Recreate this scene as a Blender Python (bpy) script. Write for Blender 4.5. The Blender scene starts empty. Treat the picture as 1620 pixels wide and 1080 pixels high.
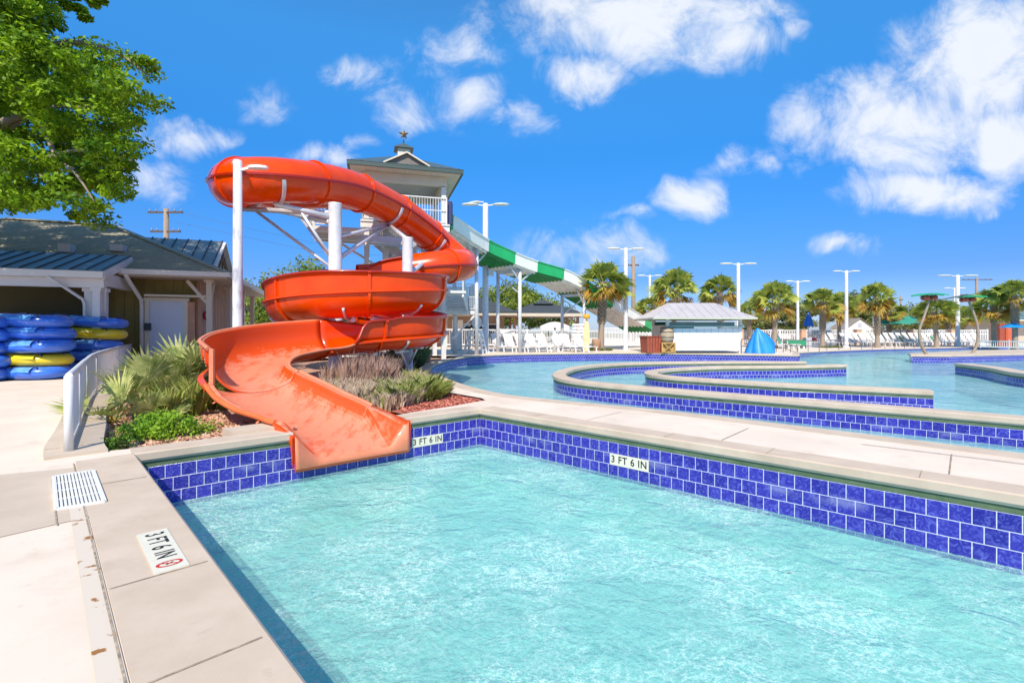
import bpy, math, random
import numpy as np
from mathutils import Vector, Matrix
from mathutils.geometry import tessellate_polygon
random.seed(7); rng = np.random.default_rng(7)
R = math.radians
sc = bpy.context.scene
# ---------------------------------------------------------------- camera
H, F, HZ = 1.36, 770.0, 523.0
cam = bpy.data.objects.new("camera", bpy.data.cameras.new("camera"))
sc.collection.objects.link(cam); sc.camera = cam
cam.location = (0, 0, H); cam.rotation_euler = (R(90), 0, 0)
cam.data.sensor_width = 36; cam.data.lens = 36*F/1620
cam.data.shift_y = -(540-HZ)/1620; cam.data.clip_end = 2000; cam.data.clip_start = .05
# ---------------------------------------------------------------- light and sky
SUN_EL, SUN_AZ = 47, 187      # azimuth of the sun measured clockwise from +Y
sun = bpy.data.objects.new("sun", bpy.data.lights.new("sun", 'SUN')); sc.collection.objects.link(sun)
sun.data.energy = 5.0; sun.data.angle = R(.5); sun.data.color = (1, .90, .77)
sd = Vector((math.sin(R(SUN_AZ))*math.cos(R(SUN_EL)), math.cos(R(SUN_AZ))*math.cos(R(SUN_EL)), math.sin(R(SUN_EL))))
sun.rotation_euler = sd.to_track_quat('Z', 'Y').to_euler()
sc.view_settings.view_transform = 'Standard'; sc.view_settings.look = 'None'
sc.view_settings.exposure = 0.20; sc.view_settings.gamma = 1
sc.cycles.max_bounces = 10; sc.cycles.transparent_max_bounces = 24; sc.cycles.use_denoising = True
sc.cycles.sample_clamp_indirect = 4
W = bpy.data.worlds.new("World"); sc.world = W; W.use_nodes = True
nt = W.node_tree; nt.nodes.clear(); N = nt.nodes.new; L = nt.links.new
def mth(tree, op, a, b=None, c=None, clamp=False):
    n = tree.nodes.new('ShaderNodeMath'); n.operation = op; n.use_clamp = clamp
    for i, v in enumerate((a, b, c)):
        if v is None: continue
        if isinstance(v, (int, float)): n.inputs[i].default_value = v
        else: tree.links.new(v, n.inputs[i])
    return n.outputs[0]
sky = N('ShaderNodeTexSky'); sky.sky_type = 'NISHITA'; sky.sun_disc = False
sky.sun_elevation = R(SUN_EL); sky.sun_rotation = R(SUN_AZ)
sky.air_density = 1.0; sky.dust_density = .3; sky.ozone_density = 2.2
hs = N('ShaderNodeHueSaturation'); hs.inputs['Saturation'].default_value = 1.22; hs.inputs['Value'].default_value = 2.75
hs.inputs['Hue'].default_value = .497
L(sky.outputs[0], hs.inputs['Color'])
tc = N('ShaderNodeTexCoord'); sp = N('ShaderNodeSeparateXYZ'); L(tc.outputs['Generated'], sp.inputs[0])
yy = mth(nt, 'MAXIMUM', mth(nt, 'ABSOLUTE', sp.outputs[1]), .12)
cu = mth(nt, 'DIVIDE', sp.outputs[0], yy); cv = mth(nt, 'DIVIDE', sp.outputs[2], yy)
cb = N('ShaderNodeCombineXYZ'); L(cu, cb.inputs[0]); L(cv, cb.inputs[1])
wob = N('ShaderNodeTexNoise'); wob.inputs['Scale'].default_value = 5; wob.inputs['Detail'].default_value = 4; L(cb.outputs[0], wob.inputs['Vector'])
sub = N('ShaderNodeVectorMath'); sub.operation = 'SUBTRACT'; L(wob.outputs['Color'], sub.inputs[0]); sub.inputs[1].default_value = (.5, .5, .5)
sca = N('ShaderNodeVectorMath'); sca.operation = 'SCALE'; L(sub.outputs[0], sca.inputs[0]); sca.inputs['Scale'].default_value = .16
add = N('ShaderNodeVectorMath'); add.operation = 'ADD'; L(cb.outputs[0], add.inputs[0]); L(sca.outputs[0], add.inputs[1])
# clouds: centre, radii (in direction space) and thickness
CL = [(1020, 20, 215, 75, 1), (930, 110, 75, 55, .85), (1160, 60, 85, 60, .8), (850, 15, 120, 40, .6), (1420, 195, 175, 85, 1), (1560, 95, 150, 115, 1.05),
      (1480, 300, 150, 50, .8), (1590, 220, 90, 90, .9), (1290, 215, 80, 60, .7), (720, 70, 75, 50, .55), (735, 165, 75, 50, .6), (570, 112, 70, 34, .55),
      (640, 165, 60, 40, .45), (835, 190, 50, 32, .5), (1095, 308, 85, 38, .78), (930, 400, 120, 40, .55), (300, 212, 85, 36, .75), (240, 285, 80, 42, .6),
      (520, 250, 60, 30, .6), (420, 150, 50, 34, .4), (1335, 392, 62, 18, .5), (1165, 262, 50, 34, .55), (990, 345, 50, 16, .4), (1250, 35, 30, 22, .5),
      (1015, 415, 50, 25, .45), (-200, 100, 180, 90, .8), (2000, 200, 260, 90, .9), (2500, 330, 300, 60, .7), (560, 220, 50, 20, .45)]
tot = None
for (cx, cy, rx, ry, s) in CL:
    u, v = (cx-810)/F, (HZ-cy)/F
    sb = N('ShaderNodeVectorMath'); sb.operation = 'SUBTRACT'; L(add.outputs[0], sb.inputs[0]); sb.inputs[1].default_value = (u, v, 0)
    ml = N('ShaderNodeVectorMath'); ml.operation = 'MULTIPLY'; L(sb.outputs[0], ml.inputs[0]); ml.inputs[1].default_value = (F/rx, F/ry, 0)
    ln = N('ShaderNodeVectorMath'); ln.operation = 'LENGTH'; L(ml.outputs[0], ln.inputs[0])
    m = mth(nt, 'MULTIPLY', mth(nt, 'SUBTRACT', 1.22, ln.outputs['Value'], clamp=True), s)
    tot = m if tot is None else mth(nt, 'MAXIMUM', tot, m)
cn = N('ShaderNodeTexNoise'); cn.inputs['Scale'].default_value = 8.5; cn.inputs['Detail'].default_value = 9; cn.inputs['Roughness'].default_value = .66
cn.inputs['Distortion'].default_value = .5; L(cb.outputs[0], cn.inputs['Vector'])
dens = mth(nt, 'ADD', tot, mth(nt, 'MULTIPLY', mth(nt, 'SUBTRACT', cn.outputs['Fac'], .50), 2.1))
mr = N('ShaderNodeMapRange'); mr.interpolation_type = 'SMOOTHSTEP'; L(dens, mr.inputs[0]); mr.inputs[1].default_value = .0; mr.inputs[2].default_value = 1.05
mask = mth(nt, 'MULTIPLY', mr.outputs[0], mth(nt, 'MULTIPLY', tot, 6, clamp=True))
mask = mth(nt, 'MULTIPLY', mask, .93)
up = mth(nt, 'MULTIPLY', mth(nt, 'ADD', sp.outputs[2], .02), 25, clamp=True)
mask = mth(nt, 'MULTIPLY', mask, up)
# cloud colour: white with soft grey-blue where thick
cc = N('ShaderNodeMix'); cc.data_type = 'RGBA'; L(mth(nt, 'SUBTRACT', dens, .9, clamp=True), cc.inputs[0])
cc.inputs[6].default_value = (9.0, 9.3, 9.8, 1); cc.inputs[7].default_value = (8.2, 8.7, 9.6, 1)
tn = N('ShaderNodeMix'); tn.data_type = 'RGBA'; tn.blend_type = 'MULTIPLY'; tn.inputs[0].default_value = 1; L(hs.outputs[0], tn.inputs[6])
gr_ = N('ShaderNodeValToRGB'); L(sp.outputs[2], gr_.inputs[0]); el_ = gr_.color_ramp.elements
for i, (p_, c_) in enumerate(((0, (.40, .50, .88)), (.10, (.25, .40, .76)), (.33, (.27, .76, 1.10)), (.50, (.56, 1.20, 1.45)), (.72, (.95, 1.2, 1.3)))):
    e_ = el_[i] if i < 2 else el_.new(p_)
    e_.position = p_; e_.color = (*[v/1.6 for v in c_], 1)
L(gr_.outputs[0], tn.inputs[7])
mx = N('ShaderNodeMix'); mx.data_type = 'RGBA'; L(mask, mx.inputs[0]); L(tn.outputs[2], mx.inputs[6]); L(cc.outputs[2], mx.inputs[7])
bg = N('ShaderNodeBackground'); bg.inputs['Strength'].default_value = .092; L(mx.outputs[2], bg.inputs['Color'])
wo = N('ShaderNodeOutputWorld'); L(bg.outputs[0], wo.inputs[0])

# ---------------------------------------------------------------- helpers
def P(px, py, Y): return Vector(((px-810)/F*Y, Y, H-(py-HZ)/F*Y))
def G(px, py, z=0.0):
    Y = F*(H-z)/(py-HZ); return Vector(((px-810)/F*Y, Y, z))
_m = {}
def mat(name, col, rough=.6, var=.0, vs=4.0, col2=None, bump=0., bs=40., metal=0., coat=0., spec=None, detail=5, bd=.01, trans=0., coord='Object', vsx=None, thr=None):
    """Principled with noise-driven colour variation and bump."""
    if name in _m: return _m[name]
    m = bpy.data.materials.new(name); m.use_nodes = True; t = m.node_tree
    p = t.nodes['Principled BSDF']; p.inputs['Roughness'].default_value = rough; p.inputs['Metallic'].default_value = metal
    p.inputs['Coat Weight'].default_value = coat; p.inputs['Coat Roughness'].default_value = .06
    if spec is not None: p.inputs['Specular IOR Level'].default_value = spec
    c4 = (*col, 1); p.inputs['Base Color'].default_value = c4
    tcn = t.nodes.new('ShaderNodeTexCoord')
    src = tcn.outputs[coord]
    if vsx:
        mp = t.nodes.new('ShaderNodeMapping'); mp.inputs['Scale'].default_value = vsx; t.links.new(src, mp.inputs[0]); src = mp.outputs[0]
    if var or col2:
        n = t.nodes.new('ShaderNodeTexNoise'); n.inputs['Scale'].default_value = vs; n.inputs['Detail'].default_value = detail; n.inputs['Roughness'].default_value = .6
        t.links.new(src, n.inputs['Vector'])
        rp = t.nodes.new('ShaderNodeMapRange'); t.links.new(n.outputs['Fac'], rp.inputs[0])
        a, b = thr if thr else (.3, .7)
        rp.inputs[1].default_value = a; rp.inputs[2].default_value = b
        x = t.nodes.new('ShaderNodeMix'); x.data_type = 'RGBA'; t.links.new(rp.outputs[0], x.inputs[0])
        if col2: x.inputs[6].default_value = c4; x.inputs[7].default_value = (*col2, 1)
        else:
            x.inputs[6].default_value = tuple(min(1, v*(1-var)) for v in col)+(1,); x.inputs[7].default_value = tuple(min(1, v*(1+var)) for v in col)+(1,)
        t.links.new(x.outputs[2], p.inputs['Base Color'])
    if bump:
        n = t.nodes.new('ShaderNodeTexNoise'); n.inputs['Scale'].default_value = bs; n.inputs['Detail'].default_value = 6; t.links.new(src, n.inputs['Vector'])
        b = t.nodes.new('ShaderNodeBump'); b.inputs['Strength'].default_value = bump; b.inputs['Distance'].default_value = bd
        t.links.new(n.outputs['Fac'], b.inputs['Height']); t.links.new(b.outputs[0], p.inputs['Normal'])
    if trans:
        tr = t.nodes.new('ShaderNodeBsdfTranslucent'); tr.inputs[0].default_value = tuple(min(1, v*1.6) for v in col)+(1,)
        if var or col2: t.links.new(x.outputs[2], tr.inputs[0])
        ms = t.nodes.new('ShaderNodeMixShader'); ms.inputs[0].default_value = trans
        t.links.new(p.outputs[0], ms.inputs[1]); t.links.new(tr.outputs[0], ms.inputs[2]); t.links.new(ms.outputs[0], t.nodes['Material Output'].inputs[0])
    _m[name] = m; return m

class MB:
    def __init__(s): s.v = []; s.f = []; s.mi = []; s.uv = None; s.cur = 0; s.sm = []; s.smooth = False
    def add(s, vs, fs):
        b = len(s.v); s.v += [tuple(p) for p in vs]
        for f in fs: s.f.append([b+i for i in f]); s.mi.append(s.cur); s.sm.append(s.smooth)
        return s
    def box(s, c, d, rz=0, tilt=None):
        hx, hy, hz = d[0]/2, d[1]/2, d[2]/2
        vs = [Vector((x, y, z)) for x in (-hx, hx) for y in (-hy, hy) for z in (-hz, hz)]
        M = Matrix.Rotation(rz, 3, 'Z')
        if tilt: M = M @ Matrix.Rotation(tilt[1], 3, tilt[0])
        vs = [M @ v + Vector(c) for v in vs]
        return s.add(vs, [(0, 1, 3, 2), (4, 6, 7, 5), (0, 4, 5, 1), (2, 3, 7, 6), (0, 2, 6, 4), (1, 5, 7, 3)])
    def bar(s, a, b, w, h=None, up=Vector((0, 0, 1))):
        a = Vector(a); b = Vector(b); h = h or w; t = (b-a)
        if t.length < 1e-6: return s
        t.normalize()
        sd_ = t.cross(up)
        if sd_.length < .05: sd_ = t.cross(Vector((0, 1, 0)))
        sd_.normalize(); u = sd_.cross(t)
        vs = [p + sd_*x*w/2 + u*y*h/2 for p in (a, b) for x, y in ((-1, -1), (1, -1), (1, 1), (-1, 1))]
        return s.add(vs, [(3, 2, 1, 0), (4, 5, 6, 7), (0, 1, 5, 4), (1, 2, 6, 5), (2, 3, 7, 6), (3, 0, 4, 7)])
    def tube(s, pts, r, n=12, cap=True, closed=False):
        pts = [Vector(p) for p in pts]; rr = r if isinstance(r, (list, tuple)) else [r]*len(pts)
        k = len(pts); vs = []; ref = None
        for i, p in enumerate(pts):
            if closed: t = pts[(i+1) % k]-pts[i-1]
            else: t = pts[min(i+1, k-1)]-pts[max(i-1, 0)]
            t.normalize()
            if ref is None: ref = t.orthogonal().normalized()
            ref = (ref - t*ref.dot(t)).normalized(); bi = t.cross(ref)
            for j in range(n):
                a = 2*math.pi*j/n; vs.append(p+(ref*math.cos(a)+bi*math.sin(a))*rr[i])
        fs = []
        for i in range(k if closed else k-1):
            for j in range(n):
                a = i*n+j; b = i*n+(j+1) % n; c = ((i+1) % k)*n
                fs.append((a, b, c+(j+1) % n, c+j))
        sm, s.smooth = s.smooth, True
        s.add(vs, fs); s.smooth = sm
        if cap and not closed:
            b = len(s.v)-len(vs)
            s.f += [[b+j for j in range(n)][::-1], [b+(k-1)*n+j for j in range(n)]]; s.mi += [s.cur]*2; s.sm += [False]*2
        return s
    def lathe(s, c, prof, n=20, cap=True):
        vs = [(c[0]+r*math.cos(2*math.pi*j/n), c[1]+r*math.sin(2*math.pi*j/n), c[2]+z) for r, z in prof for j in range(n)]
        fs = [(i*n+j, i*n+(j+1) % n, (i+1)*n+(j+1) % n, (i+1)*n+j) for i in range(len(prof)-1) for j in range(n)]
        sm, s.smooth = s.smooth, True; s.add(vs, fs); s.smooth = sm
        return s
    def poly(s, pts, z=None):
        """filled, possibly concave polygon"""
        pts = [Vector(p) if len(p) == 3 else Vector((p[0], p[1], z)) for p in pts]
        tr = tessellate_polygon([pts]); nrm = []
        out = []
        for t in tr:
            a, b, c = (pts[i] for i in t)
            out.append(t if (b-a).cross(c-a).z >= 0 else (t[0], t[2], t[1]))
        return s.add(pts, out)
    def prism(s, pts, z0, z1):
        """extruded outline in xy, closed"""
        n = len(pts); lo = [(p[0], p[1], z0) for p in pts]; hi = [(p[0], p[1], z1) for p in pts]
        tr = tessellate_polygon([[Vector(p) for p in hi]])
        return s.add(lo+hi, [tuple(i for i in t) for t in tr] + [tuple(i+n for i in t) for t in tr] + [(i, (i+1) % n, (i+1) % n+n, i+n) for i in range(n)])
    def done(s, name, m, parent=None, fix=False):
        me = bpy.data.meshes.new(name); me.from_pydata(s.v, [], s.f)
        for x in (m if isinstance(m, (list, tuple)) else [m]): me.materials.append(x)
        me.polygons.foreach_set('material_index', s.mi); me.polygons.foreach_set('use_smooth', s.sm)
        if s.uv is not None:
            l = me.uv_layers.new(name='uv'); l.data.foreach_set('uv', np.array([c for u in s.uv for c in u], dtype=np.float32))
        me.update()
        if fix:
            import bmesh
            bm = bmesh.new(); bm.from_mesh(me); bmesh.ops.recalc_face_normals(bm, faces=bm.faces); bm.to_mesh(me); bm.free()
        return link(name, me, parent)
def link(name, me, parent=None):
    o = bpy.data.objects.new(name, me); sc.collection.objects.link(o)
    if parent: o.parent = parent
    return o
def tag(o, label=None, cat=None, group=None, kind=None):
    if label: o['label'] = label
    if cat: o['category'] = cat
    if group: o['group'] = group
    if kind: o['kind'] = kind
    return o
def thing(name, label, cat, loc=(0, 0, 0), rz=0, group=None):
    o = bpy.data.objects.new(name, None); sc.collection.objects.link(o); o.location = loc; o.rotation_euler[2] = rz
    o.empty_display_size = .2
    return tag(o, label, cat, group)
def kids(o): return [c for c in sc.objects if c.parent == o]
_kids = {}
def dup(root, loc, rz=0, scale=1, label=None, group=None):
    def cp(o, par):
        c = o.copy(); sc.collection.objects.link(c)
        if par: c.parent = par
        if o.name not in _kids: _kids[o.name] = kids(o)
        for k in _kids[o.name]: cp(k, c)
        return c
    r = cp(root, None); r.location = loc; r.rotation_euler[2] = rz
    r.scale = (scale,)*3 if isinstance(scale, (int, float)) else scale
    if label: r['label'] = label
    if group: r['group'] = group
    return r
def struct(o): return tag(o, kind='structure')
def cr(pts, n=6, closed=False):
    """Catmull-Rom through rows of numbers"""
    A = [np.array(p, float) for p in pts]; k = len(A); out = []
    for i in range(k if closed else k-1):
        if closed: p0, p1, p2, p3 = A[i-1], A[i], A[(i+1) % k], A[(i+2) % k]
        else: p0, p1, p2, p3 = A[max(i-1, 0)], A[i], A[i+1], A[min(i+2, k-1)]
        for j in range(n):
            t = j/n
            out.append(.5*((2*p1)+(-p0+p2)*t+(2*p0-5*p1+4*p2-p3)*t*t+(-p0+3*p1-3*p2+p3)*t**3))
    if not closed: out.append(A[-1])
    return out
def sweep(pts, prof, closed=False, mb=None, caps=True, closedprof=True):
    """profile (offset to the left, height) swept along a plan polyline with mitred corners; UV = (arc length, height)"""
    mb = mb or MB(); pts = [np.array(p[:3] if len(p) > 2 else (p[0], p[1], 0.), float) for p in pts]; k = len(pts); m = len(prof)
    if mb.uv is None: mb.uv = []
    vs = []; S = [0.]
    for i in range(k):
        if closed: a = pts[i]-pts[i-1]; b = pts[(i+1) % k]-pts[i]
        else: a = pts[i]-pts[max(i-1, 0)] if i else pts[1]-pts[0]; b = pts[i+1]-pts[i] if i < k-1 else a
        a = a[:2]/np.linalg.norm(a[:2]); b = b[:2]/np.linalg.norm(b[:2])
        t = a+b; t /= np.linalg.norm(t); nrm = np.array((-t[1], t[0])); na = np.array((-a[1], a[0])); sc_ = 1/max(.4, nrm.dot(na))
        for o, z in prof: vs.append((pts[i][0]+nrm[0]*o*sc_, pts[i][1]+nrm[1]*o*sc_, pts[i][2]+z))
        if i: S.append(S[-1]+np.linalg.norm(pts[i][:2]-pts[i-1][:2]))
    S.append(S[-1]+np.linalg.norm(pts[0][:2]-pts[-1][:2]))
    plen = [0.]
    for j in range(1, m+1):
        q, r_ = prof[j % m], prof[j-1]; plen.append(plen[-1]+math.hypot(q[0]-r_[0], q[1]-r_[1]))
    fs = []; uv = []
    for i in range(k if closed else k-1):
        for j in range(m if closedprof else m-1):
            a, b = i*m+j, i*m+(j+1) % m; c = ((i+1) % k)*m
            fs.append((a, c+j, c+(j+1) % m, b))
            v0, v1 = prof[j][1], prof[(j+1) % m][1]
            if abs(v1-v0) < 1e-4: v0, v1 = plen[j], plen[j+1]
            uv += [(S[i], v0), (S[i+1], v0), (S[i+1], v1), (S[i], v1)]
    b0 = len(mb.v); mb.add(vs, fs); mb.uv += uv
    if caps and not closed and closedprof:
        for s0, rev in ((0, False), ((k-1)*m, True)):
            f = [b0+s0+j for j in range(m)]; f = f[::-1] if rev else f
            mb.f.append(f); mb.mi.append(mb.cur); mb.sm.append(False); mb.uv += [(prof[(j if not rev else m-1-j)][0], prof[(j if not rev else m-1-j)][1]) for j in range(m)]
    return mb
# ---------------------------------------------------------------- materials
M_white = mat('white_paint', (.70, .69, .66), .4, var=.06, vs=3)
M_plastic = mat('white_plastic', (.76, .75, .72), .38, var=.05, vs=6)
M_steel = mat('galvanised_steel', (.62, .64, .66), .4, var=.1, vs=6, metal=.35)
M_pole = mat('white_pole_paint', (.62, .62, .63), .4, var=.14, vs=5, bump=.1, bs=20)
M_conc = mat('pink_white_concrete', (.655, .54, .42), .85, col2=(.77, .645, .515), vs=.9, bump=.25, bs=160, bd=.003, detail=9)
M_conc2 = mat('beige_concrete', (.48, .385, .285), .85, col2=(.58, .475, .36), vs=1.4, bump=.25, bs=140, bd=.003, detail=9)
M_cope = mat('coping_concrete', (.49, .385, .28), .8, col2=(.60, .485, .365), vs=2.2, bump=.22, bs=120, bd=.003, detail=9)
M_trim = mat('dark_green_trim', (.06, .11, .05), .75, col2=(.13, .18, .10), vs=5, detail=8)  # dark green band with paler green mottling
for m_ in (M_conc, M_conc2, M_cope):      # pits, specks and faint broad stains in the concrete
    t_ = m_.node_tree; p_ = t_.nodes['Principled BSDF']; src_ = p_.inputs['Base Color'].links[0].from_socket; tc_ = t_.nodes.new('ShaderNodeTexCoord')
    for sc_, lo, hi, k_, dt in ((34, .70, .76, .45, 3), (2.3, .56, .72, .20, 9), (9, .62, .70, .16, 8)):
        n_ = t_.nodes.new('ShaderNodeTexNoise'); n_.inputs['Scale'].default_value = sc_; n_.inputs['Detail'].default_value = dt; n_.inputs['Roughness'].default_value = .62; t_.links.new(tc_.outputs['Object'], n_.inputs['Vector'])
        r_ = t_.nodes.new('ShaderNodeMapRange'); t_.links.new(n_.outputs['Fac'], r_.inputs[0]); r_.inputs[1].default_value = lo; r_.inputs[2].default_value = hi; r_.inputs[4].default_value = k_
        x_ = t_.nodes.new('ShaderNodeMix'); x_.data_type = 'RGBA'; t_.links.new(r_.outputs[0], x_.inputs[0]); t_.links.new(src_, x_.inputs[6]); x_.inputs[7].default_value = (.24, .17, .11, 1); src_ = x_.outputs[2]
    t_.links.new(src_, p_.inputs['Base Color'])
M_joint = mat('dark_joint', (.34, .27, .19), .95, var=.5, vs=20)
M_dark = mat('dark_void', (.02, .02, .022), .8)
M_glass = mat('dark_window_glass', (.02, .03, .035), .08, spec=.8)
M_floor = mat('pool_plaster', (.62, .80, .76), .8, col2=(.72, .86, .80), vs=1.2)

def tile_mat():
    m = bpy.data.materials.new('blue_glazed_tile'); m.use_nodes = True; t = m.node_tree; p = t.nodes['Principled BSDF']; Nn = t.nodes.new; Ln = t.links.new
    uv = Nn('ShaderNodeUVMap'); uv.uv_map = 'uv'
    mp = Nn('ShaderNodeMapping'); mp.inputs['Location'].default_value = (0, .174+.1525*20, 0); Ln(uv.outputs[0], mp.inputs[0])
    b = Nn('ShaderNodeTexBrick'); b.offset = .5; b.squash = 1; Ln(mp.outputs[0], b.inputs['Vector'])
    b.inputs['Scale'].default_value = 1; b.inputs['Brick Width'].default_value = .1525; b.inputs['Row Height'].default_value = .1525
    b.inputs['Mortar Size'].default_value = .0042; b.inputs['Mortar Smooth'].default_value = .2; b.inputs['Bias'].default_value = 0
    b.inputs['Color1'].default_value = (.020, .016, .25, 1); b.inputs['Color2'].default_value = (.035, .030, .34, 1)
    b.inputs['Mortar'].default_value = (.60, .60, .66, 1)
    n = Nn('ShaderNodeTexNoise'); n.inputs['Scale'].default_value = 15; n.inputs['Detail'].default_value = 4; n.inputs['Distortion'].default_value = 2.4; Ln(mp.outputs[0], n.inputs['Vector'])
    rg = Nn('ShaderNodeMapRange'); Ln(n.outputs['Fac'], rg.inputs[0]); rg.inputs[1].default_value = .47; rg.inputs[2].default_value = .72
    x = Nn('ShaderNodeMix'); x.data_type = 'RGBA'; x.blend_type = 'ADD'; Ln(rg.outputs[0], x.inputs[0]); Ln(b.outputs['Color'], x.inputs[6]); x.inputs[7].default_value = (.08, .10, .20, 1)
    # lime film along the old water line
    n2 = Nn('ShaderNodeTexNoise'); n2.inputs['Scale'].default_value = 2.2; n2.inputs['Detail'].default_value = 5; Ln(mp.outputs[0], n2.inputs['Vector'])
    sp2 = Nn('ShaderNodeSeparateXYZ'); Ln(uv.outputs[0], sp2.inputs[0])
    band = mth(t, 'SUBTRACT', 1, mth(t, 'MULTIPLY', mth(t, 'ABSOLUTE', mth(t, 'ADD', sp2.outputs[1], .36)), 14), clamp=True)
    fac = mth(t, 'MULTIPLY', mth(t, 'MULTIPLY', band, mth(t, 'MULTIPLY', mth(t, 'SUBTRACT', n2.outputs['Fac'], .52), 8, clamp=True)), .4)
    x2 = Nn('ShaderNodeMix'); x2.data_type = 'RGBA'; Ln(fac, x2.inputs[0]); Ln(x.outputs[2], x2.inputs[6]); x2.inputs[7].default_value = (.35, .38, .55, 1)
    Ln(x2.outputs[2], p.inputs['Base Color']); p.inputs['Roughness'].default_value = .16
    bp = Nn('ShaderNodeBump'); bp.inputs['Strength'].default_value = .5; bp.inputs['Distance'].default_value = .004
    hgt = mth(t, 'ADD', mth(t, 'MULTIPLY', b.outputs['Fac'], -1), mth(t, 'MULTIPLY', n.outputs['Fac'], .9))
    Ln(hgt, bp.inputs['Height']); Ln(bp.outputs[0], p.inputs['Normal'])
    return m
M_tile = tile_mat()

def water_mat(name, tint, veil, veil_amt, s=1., caustic_amt=.5, bump=.6):
    m = bpy.data.materials.new(name); m.use_nodes = True; t = m.node_tree; t.nodes.clear(); Nn = t.nodes.new; Ln = t.links.new
    tcn = Nn('ShaderNodeTexCoord'); mp = Nn('ShaderNodeMapping'); Ln(tcn.outputs['Object'], mp.inputs[0])
    mp.inputs['Scale'].default_value = (s, s, s)
    def nz(sc_, d, dist=0., sx=1, sy=1, rough=.55):
        mm = Nn('ShaderNodeMapping'); mm.inputs['Scale'].default_value = (sx, sy, 1); mm.inputs['Rotation'].default_value = (0, 0, .6); Ln(mp.outputs[0], mm.inputs[0])
        n = Nn('ShaderNodeTexNoise'); n.inputs['Scale'].default_value = sc_; n.inputs['Detail'].default_value = d; n.inputs['Distortion'].default_value = dist
        n.inputs['Roughness'].default_value = rough; Ln(mm.outputs[0], n.inputs['Vector']); return n.outputs['Fac']
    a = nz(2.6, 4, .8, 1, 1.15); b = nz(9, 5, 1.6, 1, 1.15); c = nz(30, 3, .8)
    h = mth(t, 'ADD', mth(t, 'MULTIPLY', a, 1.3), mth(t, 'ADD', mth(t, 'MULTIPLY', b, .28), mth(t, 'MULTIPLY', c, .05)))
    bp = Nn('ShaderNodeBump'); bp.inputs['Strength'].default_value = bump; bp.inputs['Distance'].default_value = .12; Ln(h, bp.inputs['Height'])
    # ridged pattern: net of thin crests that carries the painted caustic light
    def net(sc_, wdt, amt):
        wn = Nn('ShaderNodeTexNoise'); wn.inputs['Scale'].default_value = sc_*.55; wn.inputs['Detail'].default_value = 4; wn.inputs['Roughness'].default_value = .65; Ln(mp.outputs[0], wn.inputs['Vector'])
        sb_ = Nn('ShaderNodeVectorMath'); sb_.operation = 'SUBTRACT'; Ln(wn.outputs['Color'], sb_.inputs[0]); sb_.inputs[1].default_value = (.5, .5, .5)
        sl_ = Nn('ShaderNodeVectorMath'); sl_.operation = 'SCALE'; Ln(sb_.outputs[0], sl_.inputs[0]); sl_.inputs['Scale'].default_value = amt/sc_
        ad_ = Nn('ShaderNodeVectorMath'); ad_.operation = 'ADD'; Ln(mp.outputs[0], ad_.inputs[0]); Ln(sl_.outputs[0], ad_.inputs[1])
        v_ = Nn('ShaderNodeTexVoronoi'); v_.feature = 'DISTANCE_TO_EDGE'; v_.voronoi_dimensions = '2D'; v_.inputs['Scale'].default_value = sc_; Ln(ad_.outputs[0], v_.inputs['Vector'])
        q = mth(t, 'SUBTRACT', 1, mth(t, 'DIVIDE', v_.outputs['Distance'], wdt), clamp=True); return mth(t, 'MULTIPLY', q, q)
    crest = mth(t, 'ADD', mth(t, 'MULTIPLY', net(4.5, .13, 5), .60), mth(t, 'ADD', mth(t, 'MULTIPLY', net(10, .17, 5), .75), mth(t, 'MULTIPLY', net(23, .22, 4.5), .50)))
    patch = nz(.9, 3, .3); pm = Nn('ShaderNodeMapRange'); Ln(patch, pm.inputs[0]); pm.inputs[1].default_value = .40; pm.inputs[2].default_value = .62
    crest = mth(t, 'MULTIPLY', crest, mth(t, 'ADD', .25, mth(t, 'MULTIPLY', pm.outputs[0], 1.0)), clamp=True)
    # transparent body, its tint painted lighter in the crests as caustic light
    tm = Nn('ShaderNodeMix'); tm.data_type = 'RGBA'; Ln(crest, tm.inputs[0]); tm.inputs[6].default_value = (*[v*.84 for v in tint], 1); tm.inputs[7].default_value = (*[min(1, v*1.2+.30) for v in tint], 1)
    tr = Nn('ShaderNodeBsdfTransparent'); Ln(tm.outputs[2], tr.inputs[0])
    vc = Nn('ShaderNodeMix'); vc.data_type = 'RGBA'; Ln(mth(t, 'MULTIPLY', crest, caustic_amt, clamp=True), vc.inputs[0]); vc.inputs[6].default_value = (*veil, 1); vc.inputs[7].default_value = (.70, .92, .84, 1)  # veil colour paled along the crests, caustic light painted in
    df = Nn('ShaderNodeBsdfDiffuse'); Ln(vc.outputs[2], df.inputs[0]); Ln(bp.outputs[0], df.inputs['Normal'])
    m1 = Nn('ShaderNodeMixShader'); Ln(mth(t, 'ADD', veil_amt, mth(t, 'MULTIPLY', crest, caustic_amt*.35), clamp=True), m1.inputs[0]); Ln(tr.outputs[0], m1.inputs[1]); Ln(df.outputs[0], m1.inputs[2])
    gl = Nn('ShaderNodeBsdfGlossy'); gl.inputs['Roughness'].default_value = .04; Ln(bp.outputs[0], gl.inputs['Normal'])
    fr = Nn('ShaderNodeFresnel'); fr.inputs['IOR'].default_value = 1.33; Ln(bp.outputs[0], fr.inputs['Normal'])
    m2 = Nn('ShaderNodeMixShader'); Ln(mth(t, 'MULTIPLY', fr.outputs[0], .7), m2.inputs[0]); Ln(m1.outputs[0], m2.inputs[1]); Ln(gl.outputs[0], m2.inputs[2])
    o = Nn('ShaderNodeOutputMaterial'); Ln(m2.outputs[0], o.inputs[0])
    return m
M_water = water_mat('landing_pool_water', (.58, .95, .94), (.34, .74, .69), .28, 1.0, .85, .42)
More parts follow.
